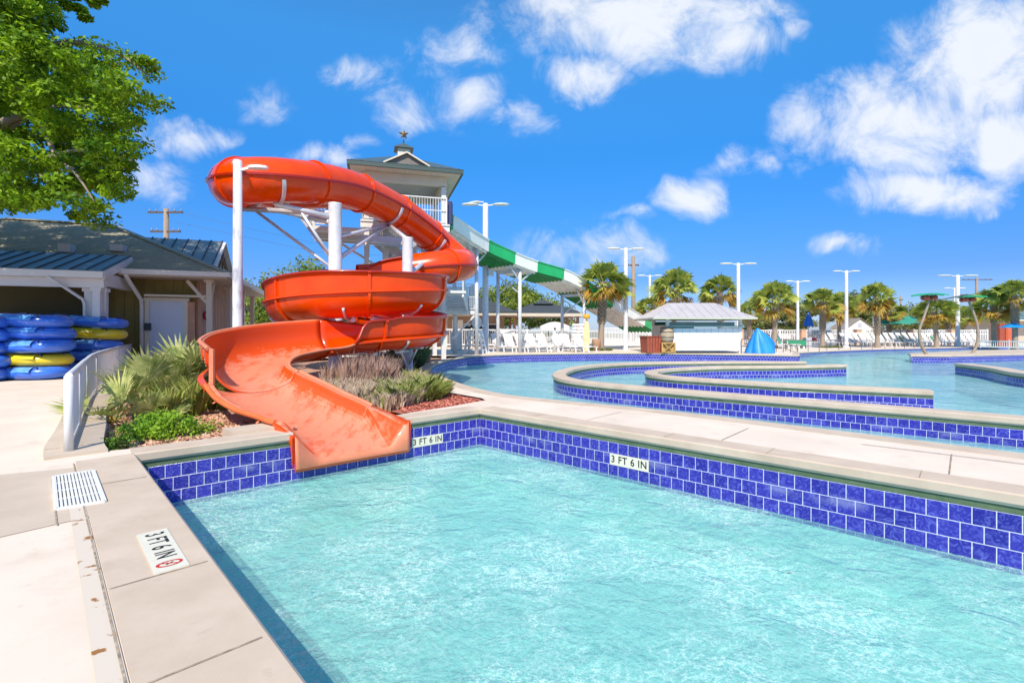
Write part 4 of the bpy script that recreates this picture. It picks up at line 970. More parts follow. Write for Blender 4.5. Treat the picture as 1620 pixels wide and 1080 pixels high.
MB().box((-3.9, 1.9, ZE+1.9*pt+.12), (.4, .4, .25)).done('roof_vent', _m['grey_vent'], rf)
# walls
mb = MB(); mb.box((-7.9, 1.25, 1.65), (13.2, .12, 3.3)); front = mb.done('wall', M_shadew, bld)
mb = MB()
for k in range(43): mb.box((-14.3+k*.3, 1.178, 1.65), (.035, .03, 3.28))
mb.done('battens', M_shadew, front)
mb = MB(); mb.box((-1.3, 6.0, 1.65), (.12, 9.4, 3.3)); side = mb.done('wall', M_pinkw, bld)
mb = MB()
for k in range(31): mb.box((-1.228, 1.5+k*.3, 1.75), (.03, .045, 3.0))
mb.done('battens', mat('pale_battens', (.62, .50, .42), .6), side)
mb = MB(); mb.box((-1.0, 5.6, .35), (.5, 9.2, .9)); mb.box((-1.0, 5.6, .83), (.62, 9.3, .06)); mb.done('brick_base', M_brick, bld)
MB().box((-2.15, 1.12, 1.22), (1.08, .1, 2.45)).done('door', mat('blue_white_door', (.55, .60, .70), .5), bld)
mb = MB(); mb.box((-2.15, 1.08, 2.5), (1.4, .16, .12)); mb.box((-2.76, 1.08, 1.22), (.14, .12, 2.44)); mb.box((-1.56, 1.08, 1.22), (.12, .12, 2.44)); mb.done('door_frame', M_fasc, bld)
mb = MB(); mb.box((-1.40, 1.1, 1.22), (.2, .12, 2.4)); mb.done('wall_panel', M_pinkw, bld)
mb = MB(); mb.box((-1.75, .95, 2.62), (2.0, .5, .07)); mb.done('ledge', M_fasc, bld)
MB().box((-2.72, .98, 1.5), (.18, .1, .26)).done('wall_box', mat('dark_box', (.03, .05, .06), .5), bld)
mb = MB(); mb.lathe((0, 0, 0), [(0, 0), (.19, 0), (.19, .04), (0, .05)], 20); o = mb.done('round_sign', mat('red_sign', (.45, .03, .03), .5), bld); o.location = (-1.12, 2.1, 1.95); o.rotation_euler = (R(90), 0, R(60))
mb = MB(); mb.lathe((0, 0, .05), [(0, .0), (.12, 0), (.12, .02), (0, .02)], 20); o2 = mb.done('sign_disc', M_white, o)
# posts with Y braces
M_post = mat('cream_post', (.64, .56, .45), .6, var=.05, vs=3)
def ypost(x, y, z=ZE-.18, yb=True, s=.17):
    mb = MB(); mb.box((x, y, z/2), (s, s, z)); mb.box((x, y, .08), (s*1.5, s*1.5, .16)); mb.box((x, y, z-.05), (s*1.6, s*1.6, .1))
    if yb:
        mb.bar((x, y, z-.95), (x-.7, y, z-.05), .09, .11); mb.bar((x, y, z-.95), (x+.0, y+.7, z-.05), .09, .11)
    mb.done('post', M_post, bld)
ypost(-.75, .75); ypost(-.6, 3.4); ypost(-.6, 6.6); ypost(-.6, 9.6)
def downspout(pts, r=.05):
    MB().tube(pts, r, 8).done('downspout', M_grayw, bld)
downspout([(-3.05, -.05, ZE-.1), (-3.03, .15, ZE-.3), (-2.92, 1.0, ZE-.95), (-2.92, 1.06, ZE-1.2), (-2.92, 1.06, .2)], .07)
# cross gable with metal roof
gx, gy, gz_, gh = -.95, 4.15, 5.22, 2.15; zb = 3.72
mb = MB(); mb.add([(gx, gy-gh-.2, zb-.1), (gx, gy, gz_), (gx, gy+gh+.2, zb-.1), (-6.5, gy-gh-.2, zb-.1), (-6.5, gy, gz_), (-6.5, gy+gh+.2, zb-.1)], [(0, 1, 4, 3), (1, 2, 5, 4)]); gr = mb.done('gable_roof', mat('blue_grey_metal_roof', (.27, .30, .28), .5, var=.08, vs=1, metal=.2), bld)
mb = MB()
for k in range(12):
    x = gx-.02-k*.42; mb.bar((x, gy-gh-.2, zb-.08), (x, gy, gz_+.02), .03, .05); mb.bar((x, gy+gh+.2, zb-.08), (x, gy, gz_+.02), .03, .05)
mb.done('roof_seams', M_dark if False else mat('dark_seam', (.05, .07, .08), .4), gr)
MB().add([(gx-.12, gy-gh, zb-.05), (gx-.12, gy+gh, zb-.05), (gx-.12, gy, gz_-.08)], [(0, 1, 2)]).done('gable_wall', mat('tan_gable', (.42, .33, .25), .7), gr)
mb = MB(); mb.bar((gx+.02, gy-gh-.25, zb-.2), (gx+.02, gy, gz_-.06), .06, .2, Vector((1, 0, 0))); mb.bar((gx+.02, gy+gh+.25, zb-.2), (gx+.02, gy, gz_-.06), .06, .2, Vector((1, 0, 0))); mb.done('barge_board', M_grayw, gr)
mb = MB(); mb.bar((gx-.02, gy-1.1, zb), (gx-.02, gy+.2, zb+.9), .05, .06); mb.bar((gx-.02, gy+1.1, zb), (gx-.02, gy-.2, zb+.9), .05, .06); mb.bar((gx-.02, gy-1.2, zb+.1), (gx-.02, gy+1.2, zb+.1), .05, .07); mb.bar((gx-.02, gy, zb), (gx-.02, gy, zb+1.2), .05, .06); mb.done('gable_truss', mat('brown_truss', (.16, .10, .06), .7), gr)
# porch
pr = MB(); X0, X1 = -15, -3.2; pr.add([(X0, -1.35, 3.22), (X1, -1.35, 3.22), (X1, .95, 4.0), (X0, .95, 4.0), (X0, -1.35, 3.17), (X1, -1.35, 3.17), (X1, .95, 3.95), (X0, .95, 3.95)], [(0, 1, 2, 3), (7, 6, 5, 4), (1, 5, 6, 2), (0, 4, 5, 1)])
prf = pr.done('porch_roof', _m['blue_grey_metal_roof'], bld)
mb = MB()
for k in range(30):
    x = X1-.02-k*.4; mb.bar((x, -1.35, 3.24), (x, .95, 4.02), .03, .05)
mb.done('roof_seams', _m['dark_seam'], prf)
mb = MB(); mb.bar((X0, -1.4, 3.09), (X1+.05, -1.4, 3.09), .1, .2); mb.bar((X1+.03, -1.35, 3.08), (X1+.03, .95, 3.84), .06, .24); mb.done('porch_fascia', M_grayw, prf)
mb = MB(); mb.box(((X0+X1)/2, -1.0, 2.86), (X1-X0-.1, .2, .3)); mb.box(((X0+X1)/2, -.1, 3.0), (X1-X0-.2, 2.3, .03)); mb.box((X1-.12, .1, 2.98), (.2, 1.9, .4)); mb.done('porch_beam', M_grayw, prf)
mb = MB(); 
for x, y in ((-3.45, -1.0), (-3.75, -.75), (-3.4, -.72), (-8, -1.0), (-12, -1.0)): mb = MB(); mb.box((x, y, 1.36), (.2, .2, 2.72)); mb.box((x, y, 2.66), (.28, .28, .12)); mb.done('post', M_grayw, bld)
mb = MB(); mb.bar((-6.1, -1.0, 2.7), (-6.1, -1.0, 2.25), .22, .22); mb.done('bracket', M_grayw, bld)
downspout([(-4.5, -1.45, 3.0), (-4.3, -1.3, 2.8), (-3.85, -.95, 2.35), (-3.8, -.95, 2.2), (-3.8, -.95, .1)], .045)
MB().box((-9.5, .95, 1.6), (10.8, .05, 3.1)).done('porch_shade_panel', mat('shade_dark_siding', (.07, .06, .02), .8), bld)  # dark sheet painted in place of the shade under the porch roof

# ================================================================ vegetation
def leafmat(name, c1, c2, vs=1.2, tr=.35, rough=.55):
    return mat(name, c1, rough, col2=c2, vs=vs, trans=tr, detail=3, spec=.3, thr=(.35, .65))
M_bark = mat('grey_bark', (.22, .18, .13), .95, col2=(.36, .31, .25), vs=8, vsx=(1, 1, .3), bump=.8, bs=14, bd=.03)
M_oak = leafmat('oak_leaves', (.045, .13, .003), (.29, .47, .010), 2.2, .35)
M_far = leafmat('broad_leaves', (.10, .18, .02), (.32, .36, .05), .6, .35)
def leaves(centres, radii, per, size, seed, flat=.5, up=.5):
    """clusters of rhombic leaves"""
    r_ = np.random.default_rng(seed); n = len(centres)*per
    c = np.repeat(np.array(centres, float), per, 0); rr = np.repeat(np.array(radii, float), per)
    d = r_.normal(size=(n, 3)); d /= np.linalg.norm(d, axis=1)[:, None]; rad = r_.uniform(0, 1, n)**.45
    d[:, 2] *= flat; pos = c+d*(rr*rad)[:, None]
    nrm = r_.normal(size=(n, 3))*.8+d*.6; nrm[:, 2] += up; nrm /= np.linalg.norm(nrm, axis=1)[:, None]
    t = np.cross(nrm, r_.normal(size=(n, 3))); t /= np.linalg.norm(t, axis=1)[:, None]; b = np.cross(nrm, t)
    s = (size*r_.uniform(.6, 1.3, n))[:, None]
    vs = np.stack([pos-t*s, pos+b*s*.45, pos+t*s, pos-b*s*.45], 1)
    return vs
def crown_tree(name, label, cat, loc, h, cr_, trunk_h, seed, m, n_cl=60, per=70, leaf=.16, zr=.75, group=None, lean=0, multi=1):
    r_ = np.random.default_rng(seed); t = thing(name, label, cat, loc, group=group)
    cz = trunk_h+(h-trunk_h)*.5; cs = []; rs = []
    for i in range(n_cl):
        d = r_.normal(size=3); d /= np.linalg.norm(d); q = d*np.array((cr_, cr_, (h-trunk_h)*.5))*r_.uniform(.45, 1.0); q[2] += cz+ (abs(q[0])+abs(q[1]))*-.05
        cs.append(q); rs.append(cr_*r_.uniform(.16, .34))
    quads('crown', leaves(cs, rs, per, leaf, seed, .6), m, t)
    mb = MB()
    for k in range(multi):
        a = r_.uniform(0, 6.28); o = Vector((math.cos(a), math.sin(a), 0))*(.3*(multi > 1))
        tp = Vector((lean, 0, trunk_h))+o*3*(multi > 1)
        mb.tube([o-Vector((0, 0, .4)), o.lerp(tp, .5)+Vector((.1, 0, 0)), tp, Vector((lean, 0, cz))], [h*.03, h*.024, h*.02, h*.01], 8)
        for j in range(7):
            q = Vector(cs[int(r_.integers(n_cl))]); mb.tube([tp, tp.lerp(q, .5)+Vector((0, 0, .2)), q], [h*.014, h*.009, h*.004], 6)
    mb.done('trunk', M_bark, t); return t
# big oak, top left: limbs and leaf clusters fill its crown volume
oak = thing('oak_tree', 'large leafy oak overhanging from the top left corner', 'tree', (-17.5, 13.5, 0))
sil = [(-330, -260), (60, -200), (100, -60), (96, 0), (88, 20), (105, 58), (150, 58), (205, 62), (238, 85), (262, 118), (266, 150), (266, 172), (236, 186), (228, 212), (238, 245), (228, 262), (206, 282),
       (216, 306), (200, 330), (178, 345), (166, 366), (150, 378), (122, 362), (98, 338), (52, 350), (0, 358), (-200, 370), (-420, 300)]
cs = []; rs = []; r_ = np.random.default_rng(11)
def shrink_ok(p, rad):
    return all(inside((p[0]+rad*math.cos(a), p[1]+rad*math.sin(a)), sil) for a in np.linspace(0, 6.28, 9)[:-1])
while len(cs) < 980:
    px, py = r_.uniform(-420, 275), r_.uniform(-260, 385); Y = r_.uniform(10.2, 15.5); rad = r_.uniform(.28, .62)
    if not shrink_ok((px, py), rad*F/Y*.62): continue
    # gaps in the crown near its rim
    gap = math.sin(px*.045+1.3)*math.sin(py*.052+.6)+.6*math.sin(px*.11+py*.07)
    if px > 90 and gap < -.75: continue
    v = P(px, py, Y); v.z = max(v.z, 3.0); cs.append(tuple(v-Vector((-17.5, 13.5, 0)))); rs.append(rad)
for (px, py, Y) in ((105, 8, 12), (125, 14, 12), (148, 6, 12.2), (135, 28, 12.1), (160, 0, 12.2), (115, -6, 12)):
    cs.append(tuple(P(px, py, Y)-Vector((-17.5, 13.5, 0)))); rs.append(.16)
quads('crown', leaves(cs, rs, 210, .07, 12, .55, .7), M_oak, oak)
mb = MB(); B0 = Vector((-17.5, 13.5, 0))
mb.tube([Vector((0, 0, -.3)), Vector((.2, 0, 1.5)), Vector((.1, -.2, 3.4))], [.5, .42, .36], 14)
for (pts, r0) in (([(20, 150, 12.8), (90, 72, 12.4), (180, 82, 12.2), (235, 120, 12)], .09), ([(0, 20, 12), (25, 55, 12), (60, 70, 12), (110, 66, 12.2)], .07), ([(-20, 210, 11.8), (50, 178, 11.5), (75, 215, 11.4), (88, 245, 11.4), (120, 275, 11.3), (150, 320, 11.3)], .06),
                  ([(-60, 260, 13), (40, 265, 12.6), (75, 285, 12.4), (140, 315, 12.3)], .06), ([(60, 178, 11.6), (130, 170, 11.4), (200, 160, 11.6)], .035), ([(88, 245, 11.4), (150, 240, 11.3), (210, 255, 11.4)], .03), ([(-100, 0, 13), (0, -60, 12.5), (60, -20, 12.2), (130, 12, 12)], .05)):
    q = [P(*p)-B0 for p in pts]; q = [Vector((.1, -.2, 3.4))]+[Vector((.1, -.2, 3.4)).lerp(q[0], .5)+Vector((0, 0, .5))]+q
    mb.tube([Vector(v) for v in cr(q, 4)], [r0*2.2*(1-i/(4*(len(q)-1)))+.012 for i in range(4*(len(q)-1)+1)], 8)
mb.done('trunk', M_bark, oak)
# ---- fan palm fronds
def fan(mb, base, dr, size, n=13, spread=2.2, droop=.25, w=.045, r_=random, stalk=True, fold=.25, roll=0.):
    dr = Vector(dr).normalized(); sdv = dr.cross(Vector((0, 0, 1)))
    if sdv.length < .1: sdv = Vector((1, 0, 0))
    sdv.normalize(); up = sdv.cross(dr); ro = r_.uniform(-roll, roll); sdv, up = sdv*math.cos(ro)+up*math.sin(ro), up*math.cos(ro)-sdv*math.sin(ro)
    st = Vector(base); hub = st+dr*size*.55-Vector((0, 0, droop*size*.12))
    if stalk: mb.bar(st, hub, .018*size+.006, .014*size+.005)
    for k in range(n):
        a = (k/(n-1)-.5)*spread+r_.uniform(-.04, .04); l_ = size*(.62-.16*abs(a)/spread*2)*r_.uniform(.85, 1.1)
        d = (dr*math.cos(a)+sdv*math.sin(a)).normalized(); tw = up*fold*abs(math.sin(a))
        d = (d+tw).normalized(); m1 = hub+d*l_*.55; tip = hub+d*l_-Vector((0, 0, droop*l_*r_.uniform(.3, 1.0)))
        s_ = d.cross(up).normalized()*w*size*.5
        mb.add([hub, m1-s_, m1+s_, tip], [(0, 1, 2), (1, 3, 2)])
M_palm = leafmat('palm_green', (.16, .25, .03), (.54, .56, .12), 1.6, .4)
M_palmd = leafmat('palm_yellow', (.48, .36, .06), (.46, .24, .05), 2.0, .35)
def palm_trunk_mat():
    m = mat('palm_boots', (.20, .15, .10), .95, col2=(.42, .34, .26), vs=10, bump=.8, bs=16, bd=.04); return m
M_boot = palm_trunk_mat(); M_ptr = mat('palm_trunk', (.26, .20, .15), .95, col2=(.38, .30, .23), vs=7, vsx=(1, 1, 4), bump=.6, bs=12, bd=.03)
def make_palm(seed, h=4.2, cr_=1.55, boots=.55):
    rr = random.Random(seed); t = thing('palm_tree', 'x', 'palm tree', group='cabbage palms around the pool deck')
    mb = MB(); prof = [(0, -.4), (.28, -.4), (.24, .1), (.17, .5), (.155, h*(1-boots)), (.15, h*(1-boots)+.15), (.16, h), (.11, h+.3), (0, h+.35)]
    mb.lathe((0, 0, 0), prof, 14); mb.done('trunk', M_ptr, t)
    mb = MB(); k = 0; z = h*(1-boots)
    while z < h+.1:
        for j in range(6):
            a = 6.28*j/6+k*.55; c = Vector((math.cos(a), math.sin(a), 0)); p = c*.13+Vector((0, 0, z)); q = c*.25+Vector((0, 0, z+.24)); mb.bar(p, q, .10, .035, c)
        z += .13; k += 1
    mb.done('frond_boots', M_boot, t)
    mb = MB()
    for i in range(44):
        el = -.25+1.65*(i/44)**.9+rr.uniform(-.1, .1); a = rr.uniform(0, 6.28); d = Vector((math.cos(a)*math.cos(el), math.sin(a)*math.cos(el), math.sin(el)))
        fan(mb, (0, 0, h+.05+.15*math.sin(el)), d, cr_*rr.uniform(.85, 1.08), 17, 2.8, .42, .085, rr, roll=1.3)
    mb.done('green_fronds', M_palm, t)
    mb = MB()
    for i in range(17):
        el = rr.uniform(-.8, .05); a = rr.uniform(0, 6.28); d = Vector((math.cos(a)*math.cos(el), math.sin(a)*math.cos(el), math.sin(el)))
        fan(mb, (0, 0, h-.02), d, cr_*rr.uniform(.75, .98), 14, 2.2, .6, .08, rr, roll=1.2)
    mb.done('dry_fronds', M_palmd, t)
    return t
palmA = make_palm(1, 4.2, 1.6, .6); palmB = make_palm(2, 3.9, 1.75, .4); palmC = make_palm(5, 4.0, 1.5, .75)
PALMS = [ # px, crown y, Y, proto, label
 (950, 447, 33.5, 'A', 'palm with woven trunk at the end of the near chair row, by the white gate'),
 (1064, 458, 43, 'B', 'full palm rising behind the left half of the kiosk roof'),
 (1032, 486, 50, 'C', 'smaller palm partly hidden behind the palm left of the kiosk'),
 (1141, 462, 45, 'A', 'round crowned palm just left of the tall lamp above the kiosk'),
 (1186, 492, 56, 'C', 'small palm right behind the kiosk roof edge'),
 (1225, 474, 44, 'B', 'palm standing above the blue covered object'),
 (1301, 478, 47, 'A', 'palm right of the closed blue umbrella'),
 (1328, 484, 53, 'B', 'yellowish palm directly left of the tall lamp near the white gable'),
 (1388, 470, 47, 'C', 'tall ragged palm between white gable and green umbrella'),
 (1408, 492, 55, 'A', 'low palm tucked behind the green umbrella peak'),
 (1482, 492, 48, 'B', 'palm with patterned trunk behind the left curved palm sprayer'),
 (1500, 506, 58, 'C', 'small yellow palm beside the right double lamp'),
 (1524, 500, 60, 'B', 'palm behind the right curved palm sprayer'),
 (1573, 482, 46, 'B', 'drooping palm in front of the green roofed building'),
 (1606, 468, 44, 'A', 'tallest palm at the right edge above the blue umbrella'),
]
used_ = {}
for px, cy, Y, pr_, lab in PALMS:
    p = P(px, cy, Y); zg = zdeck(p.x, p.y); proto = {'A': palmA, 'B': palmB, 'C': palmC}[pr_]; rt_ = random.Random(px); tl_ = (rt_.uniform(-.06, .06), rt_.uniform(-.05, .05)); h0 = {'A': 4.2, 'B': 3.9, 'C': 4.0}[pr_]
    s = (p.z-zg)/(h0+.25)
    c_ = 2.05 if Y < 40 else 1.0
    sx = {33.5: 1.26, 43: 1.3, 50: 1.2, 45: 1.15, 56: 1.05, 44: 1.25, 47: 1.2}.get(Y, 1.15)
    if pr_ not in used_: o = proto; used_[pr_] = 1; o.location = (p.x, p.y, zg); o.rotation_euler[2] = px*.7; o.scale = (sx*1.0, sx*1.0, s); o['label'] = lab
    else: o = dup(proto, (p.x, p.y, zg), px*.7, (sx*1.0, sx*1.0, s), lab)
    o.rotation_euler[0], o.rotation_euler[1] = tl_
# ---- palmettos in the bed
M_pmt = leafmat('palmetto_green', (.20, .28, .05), (.62, .62, .24), 5, .35)
def palmetto(x, y, s, seed, lab, n=13, dry=2, up=.9):
    rr = random.Random(seed); t = thing('palmetto', lab, 'palmetto', (x, y, -.13), group='palmettos in the mulch bed')
    mb = MB()
    for i in range(n):
        el = rr.uniform(.25, 1.4)*up; a = rr.uniform(0, 6.28); d = Vector((math.cos(a)*math.cos(el), math.sin(a)*math.cos(el), math.sin(el)))
        fan(mb, (rr.uniform(-.06, .06), rr.uniform(-.06, .06), .05), d, s*rr.uniform(.8, 1.1), 17, 2.7, .08, .050, rr, fold=.35, roll=.9)
    mb.done('fronds', M_pmt, t)
    mb = MB()
    for i in range(dry):
        a = rr.uniform(0, 6.28); fan(mb, (0, 0, .08), (math.cos(a), math.sin(a), -.02), s*.55, 10, 1.6, .25, .04, rr)
    mb.tube([(0, 0, -.1), (0, 0, .12)], [.08, .05], 8); mb.done('dry_fronds', M_palmd, t)
palmetto(-6.35, 7.75, .78, 1, 'front left palmetto fanning over the curved curb', 10, 4)
palmetto(-6.75, 8.95, 1.1, 2, 'tallest palmetto in the middle behind the green shrub', 11, 2)
palmetto(-6.9, 10.3, 1.35, 3, 'palmetto at the back left next to the fence', 10, 2)
palmetto(-6.95, 9.9, 1.0, 4, 'upright palmetto closest to the slide run-out', 10, 2)
palmetto(-5.72, 7.9, .55, 6, 'low palmetto with narrow blades in front of the slide', 12, 2, 1.1)
palmetto(-7.5, 12.2, 1.2, 8, 'palmetto farthest back, in front of the pool house door', 13, 2)
# ---- bright green shrub
M_shrub = leafmat('lime_green_leaves', (.13, .30, .015), (.36, .56, .04), 3.0, .35)
def shrub(name, c, rad, hh, n, per, leaf, m, lab, seed, cat='shrub'):
    r_ = np.random.default_rng(seed); t = thing(name, lab, cat, c); cs = []; rs = []
    for i in range(n):
        a = r_.uniform(0, 6.28); q = r_.uniform(0, 1)**.6; cs.append((math.cos(a)*q*rad[0], math.sin(a)*q*rad[1], hh*r_.uniform(.15, 1)*(1-.55*q))); rs.append(r_.uniform(.10, .17))
    quads('foliage', leaves(cs, rs, per, leaf, seed, .8, .6), m, t)
    mb = MB()
    for q in cs[::3]: mb.tube([(0, 0, -.05), (q[0]*.6, q[1]*.6, q[2]*.5), q], [.012, .008, .004], 5)
    mb.done('stems', mat('green_stem', (.12, .14, .04), .8), t); return t
shrub('shrub', (-4.85, 6.75, -.12), (.44, .34), .44, 56, 70, .026, M_shrub, 'bright lime green leafy shrub on the mulch by the pool corner', 5)
shrub('shrub', (-4.95, 6.05, -.12), (.16, .16), .22, 14, 55, .022, leafmat('mid_green_leaves', (.08, .2, .02), (.22, .38, .04), 3.0, .35), 'small green seedling shrub beside the curb end', 6)
shrub('shrub', (-4.45, 7.15, -.12), (.10, .10), .14, 6, 40, .024, M_shrub, 'tiny yellow green sprout between shrub and slide', 7)
# ---- blades: ornamental grasses
def blades(name, poly, n, h, m, seed, zb=-.12, lean=.45, w=.012, clump=.6, nclump=120, hfun=None):
    r_ = np.random.default_rng(seed); P_ = np.array(poly); lo, hi = P_.min(0), P_.max(0); cl = []
    while len(cl) < nclump:
        c = r_.uniform(lo, hi)
        if inside(c, poly): cl.append(c)
    cl = np.array(cl); k = r_.integers(0, nclump, n); ang = r_.uniform(0, 6.28, n); rad = r_.uniform(0, 1, n)**.7*clump*.35
    bx = cl[k, 0]+np.cos(ang)*rad*.5; by = cl[k, 1]+np.sin(ang)*rad*.5; hh = h*r_.uniform(.45, 1.1, n)*(.75+.5*r_.uniform(0, 1, nclump)[k])
    if hfun is not None: hh *= hfun(bx, by)
    la = ang+r_.normal(0, .5, n); ll = lean*hh*r_.uniform(.2, 1.2, n)
    wa = r_.uniform(0, 6.28, n); wx = np.cos(wa)*w; wy = np.sin(wa)*w
    p0 = np.stack([bx, by, np.full(n, zb)], 1); p1 = p0+np.stack([np.cos(la)*ll*.35, np.sin(la)*ll*.35, hh*.65], 1); p2 = p0+np.stack([np.cos(la)*ll, np.sin(la)*ll, hh*r_.uniform(.8, 1, n)], 1)
    W_ = np.stack([wx, wy, 0*wx], 1)
    return np.stack([p0-W_*.6, p0+W_*.6, p1+W_, p2, p1-W_], 1)
M_gr1 = leafmat('straw_blades', (.50, .36, .24), (.82, .66, .50), 12, .3); M_gr2 = leafmat('green_blades', (.20, .28, .04), (.50, .54, .14), 3, .35)
M_gr3 = leafmat('plum_plumes', (.46, .28, .20), (.66, .46, .36), 8, .3); M_gr4 = leafmat('dark_green_blades', (.07, .12, .04), (.20, .24, .10), 4, .25)
gpoly = [(-4.05, 9.6), (-3.1, 8.85), (-2.25, 8.6), (-1.75, 9.3), (-1.75, 10.6), (-2.0, 12.0), (-2.55, 13.4), (-3.3, 12.5), (-4.3, 11.4)]
tag(quads('ornamental_grass', blades('g', gpoly, 21000, .42, M_gr1, 1, nclump=420, clump=.8), M_gr1, nv=5), 'mixed straw coloured ornamental grass in front of the spiral', 'grass', kind='stuff')
tag(quads('ornamental_grass', blades('g', gpoly, 9500, .42, M_gr2, 2, nclump=200, clump=.8), M_gr2, nv=5), 'green ornamental grass mixed through the straw clumps', 'grass', kind='stuff')
tag(quads('ornamental_grass', blades('g', [(-4.0, 9.75), (-3.05, 8.75), (-2.5, 8.8), (-2.9, 10.2), (-3.9, 10.6)], 9000, .42, M_gr1, 12, nclump=120, clump=.8, w=.010), M_gr1, nv=5), 'pale straw tufts along the inner edge of the run-out', 'grass', kind='stuff')
tag(quads('ornamental_grass', blades('g', [(-4.3, 10.8), (-3.2, 10.6), (-2.6, 11.6), (-3.4, 12.3), (-4.0, 12.0)], 3800, .85, M_gr3, 3, nclump=50, lean=.25, w=.006), M_gr3, nv=5), 'tall purplish grass plumes against the lower flume', 'grass', kind='stuff')
tag(quads('ornamental_grass', blades('g', [(-2.35, 9.0), (-1.55, 9.6), (-1.6, 10.9), (-2.1, 11.2), (-2.5, 10.2)], 6000, .46, M_gr2, 4, nclump=60, lean=.9), M_gr2, nv=5), 'arching green grass clumps beside the river coping', 'grass', kind='stuff')
tag(quads('ornamental_grass', blades('g', [(-3.2, 14.5), (-3.6, 16), (-3.9, 20), (-3.8, 24), (-5, 25), (-6, 20), (-5, 15)], 9000, .6, M_gr1, 6, nclump=70), M_gr1, nv=5), 'dry grass tufts on the far side of the bed behind the spiral', 'grass', kind='stuff')
tag(quads('ornamental_grass', blades('g', [(-6.6, 9.6), (-5.9, 9.4), (-6.3, 11), (-7.6, 13.5), (-9.5, 13.5), (-8.0, 10.5)], 8000, .55, M_gr4, 7, nclump=70, lean=.6), M_gr4, nv=5), 'dark strappy leaves behind the palmettos', 'ground cover', kind='stuff')
tag(quads('ornamental_grass', blades('g', [(-3.9, 17.5), (-3.5, 19), (-3.6, 22), (-4.3, 22), (-4.5, 18.5)], 5000, .85, M_gr4, 8, nclump=26, lean=.7, w=.02), M_gr4, nv=5), 'dark yucca like clumps right of the spiral base', 'ground cover', kind='stuff')
tag(quads('ornamental_grass', blades('g', [(-5.75, 8.0), (-5.4, 8.0), (-5.45, 9.1), (-5.95, 9.2)], 900, .55, M_gr4, 9, nclump=8, lean=.5, w=.018), M_gr2, nv=5), 'green strap leaves touching the side of the run-out', 'ground cover', kind='stuff')

# ================================================================ background trees
crown_tree('broadleaf_tree', 'green tree behind the spiral, seen between pool house and slide', 'tree', (-17.0, 40, 0), 7.0, 4.2, 1.4, 21, M_far, 100, 120, .15)
crown_tree('broadleaf_tree', 'lower rounded green tree right of the pool house gable', 'tree', (-19.3, 36, 0), 4.7, 2.8, .9, 22, M_far, 50, 100, .13)
crown_tree('broadleaf_tree', 'yellow green tree behind the white fence under the spiral', 'tree', (-13.6, 42, 0), 6.6, 3.6, 1.2, 23, M_far, 60, 100, .15)
crown_tree('live_oak', 'spreading live oak behind the dark hip roofed shelter', 'tree', (.2, 58, 0), 7.0, 5.4, 2.4, 24, M_far, 110, 120, .19)
crown_tree('live_oak', 'green oak crown directly right of the triple lamp', 'tree', (-2.6, 50, 0), 4.6, 3.2, 1.2, 25, M_far, 60, 110, .16)
crown_tree('live_oak', 'low oak to the right of the dark shelter, behind the lane slide', 'tree', (4.6, 62, 0), 5.2, 3.6, 1.4, 26, M_far, 60, 110, .18)
crown_tree('broadleaf_tree', 'tree glimpsed behind the lower tower platform', 'tree', (-5.2, 56, 0), 5.8, 2.6, 2.0, 27, M_far, 40, 90, .18)
M_pine = leafmat('grey_green_foliage', (.10, .13, .03), (.26, .28, .08), .8, .2)
BT = [(1258, 483, 70, 3.4, 'open oak with dark limbs behind the lamp right of the kiosk'), (1345, 470, 78, 3.6, 'dark bare-limbed oak behind the white gable'), (1432, 492, 80, 5.5, 'wide grey green tree behind the green umbrella'),
      (1452, 500, 95, 4.5, 'farthest low tree right of the green umbrella'), (1240, 500, 88, 4, 'low distant tree right of the blue cover'), (1530, 510, 90, 4.5, 'distant bush mass behind the right curved sprayer'), (1365, 498, 72, 2.6, 'small olive tree beside the white gable'),
      (1198, 505, 95, 3.5, 'small distant tree behind the kiosk corner')]
for i, (px, ty, Y, rad, lab) in enumerate(BT):
    p = P(px, ty, Y); crown_tree('live_oak', lab, 'tree', (p.x, p.y, -.3), p.z+1.3, rad, max(1.2, p.z*.35), 40+i, M_pine, 60, 70, .24, multi=3)
hg = MB()
# ================================================================ left foreground objects
# white curved fence
fen = cr([(-4.90, 5.38), (-6.05, 6.8), (-7.3, 8.35), (-9.2, 10.8), (-12.2, 15.2), (-15.6, 20.5)], 10)
t = thing('curved_fence', 'white picket pool fence curving along the concrete curb', 'fence')
top = [Vector((p[0], p[1], .86)) for p in fen]; low = [Vector((p[0], p[1], .09)) for p in fen]
MB().tube(top, .036, 10).done('top_rail', M_white, t)
mb = MB()
for i in range(len(low)-1): mb.bar(low[i], low[i+1]+(low[i+1]-low[i])*.02, .035, .04)
mb.done('bottom_rail', M_white, t)
mb = MB(); acc = 0; step = .14; L_ = 0
for i in range(len(top)-1):
    seg = (top[i+1]-top[i]).length
    while acc < seg:
        p = top[i].lerp(top[i+1], acc/seg); mb.bar((p.x, p.y, .09), (p.x, p.y, .85), .018, .018, Vector((0, 1, 0))); acc += step
    acc -= seg
tag(mb.done('pickets', M_white, t), kind='stuff')
for k in (0, 9, 19, 29, 39, 49):
    p = top[k]; MB().tube([(p.x, p.y, -.02), (p.x, p.y, .86)], .034 if k else .042, 12).done('post', M_white, t)
p = top[0]; 
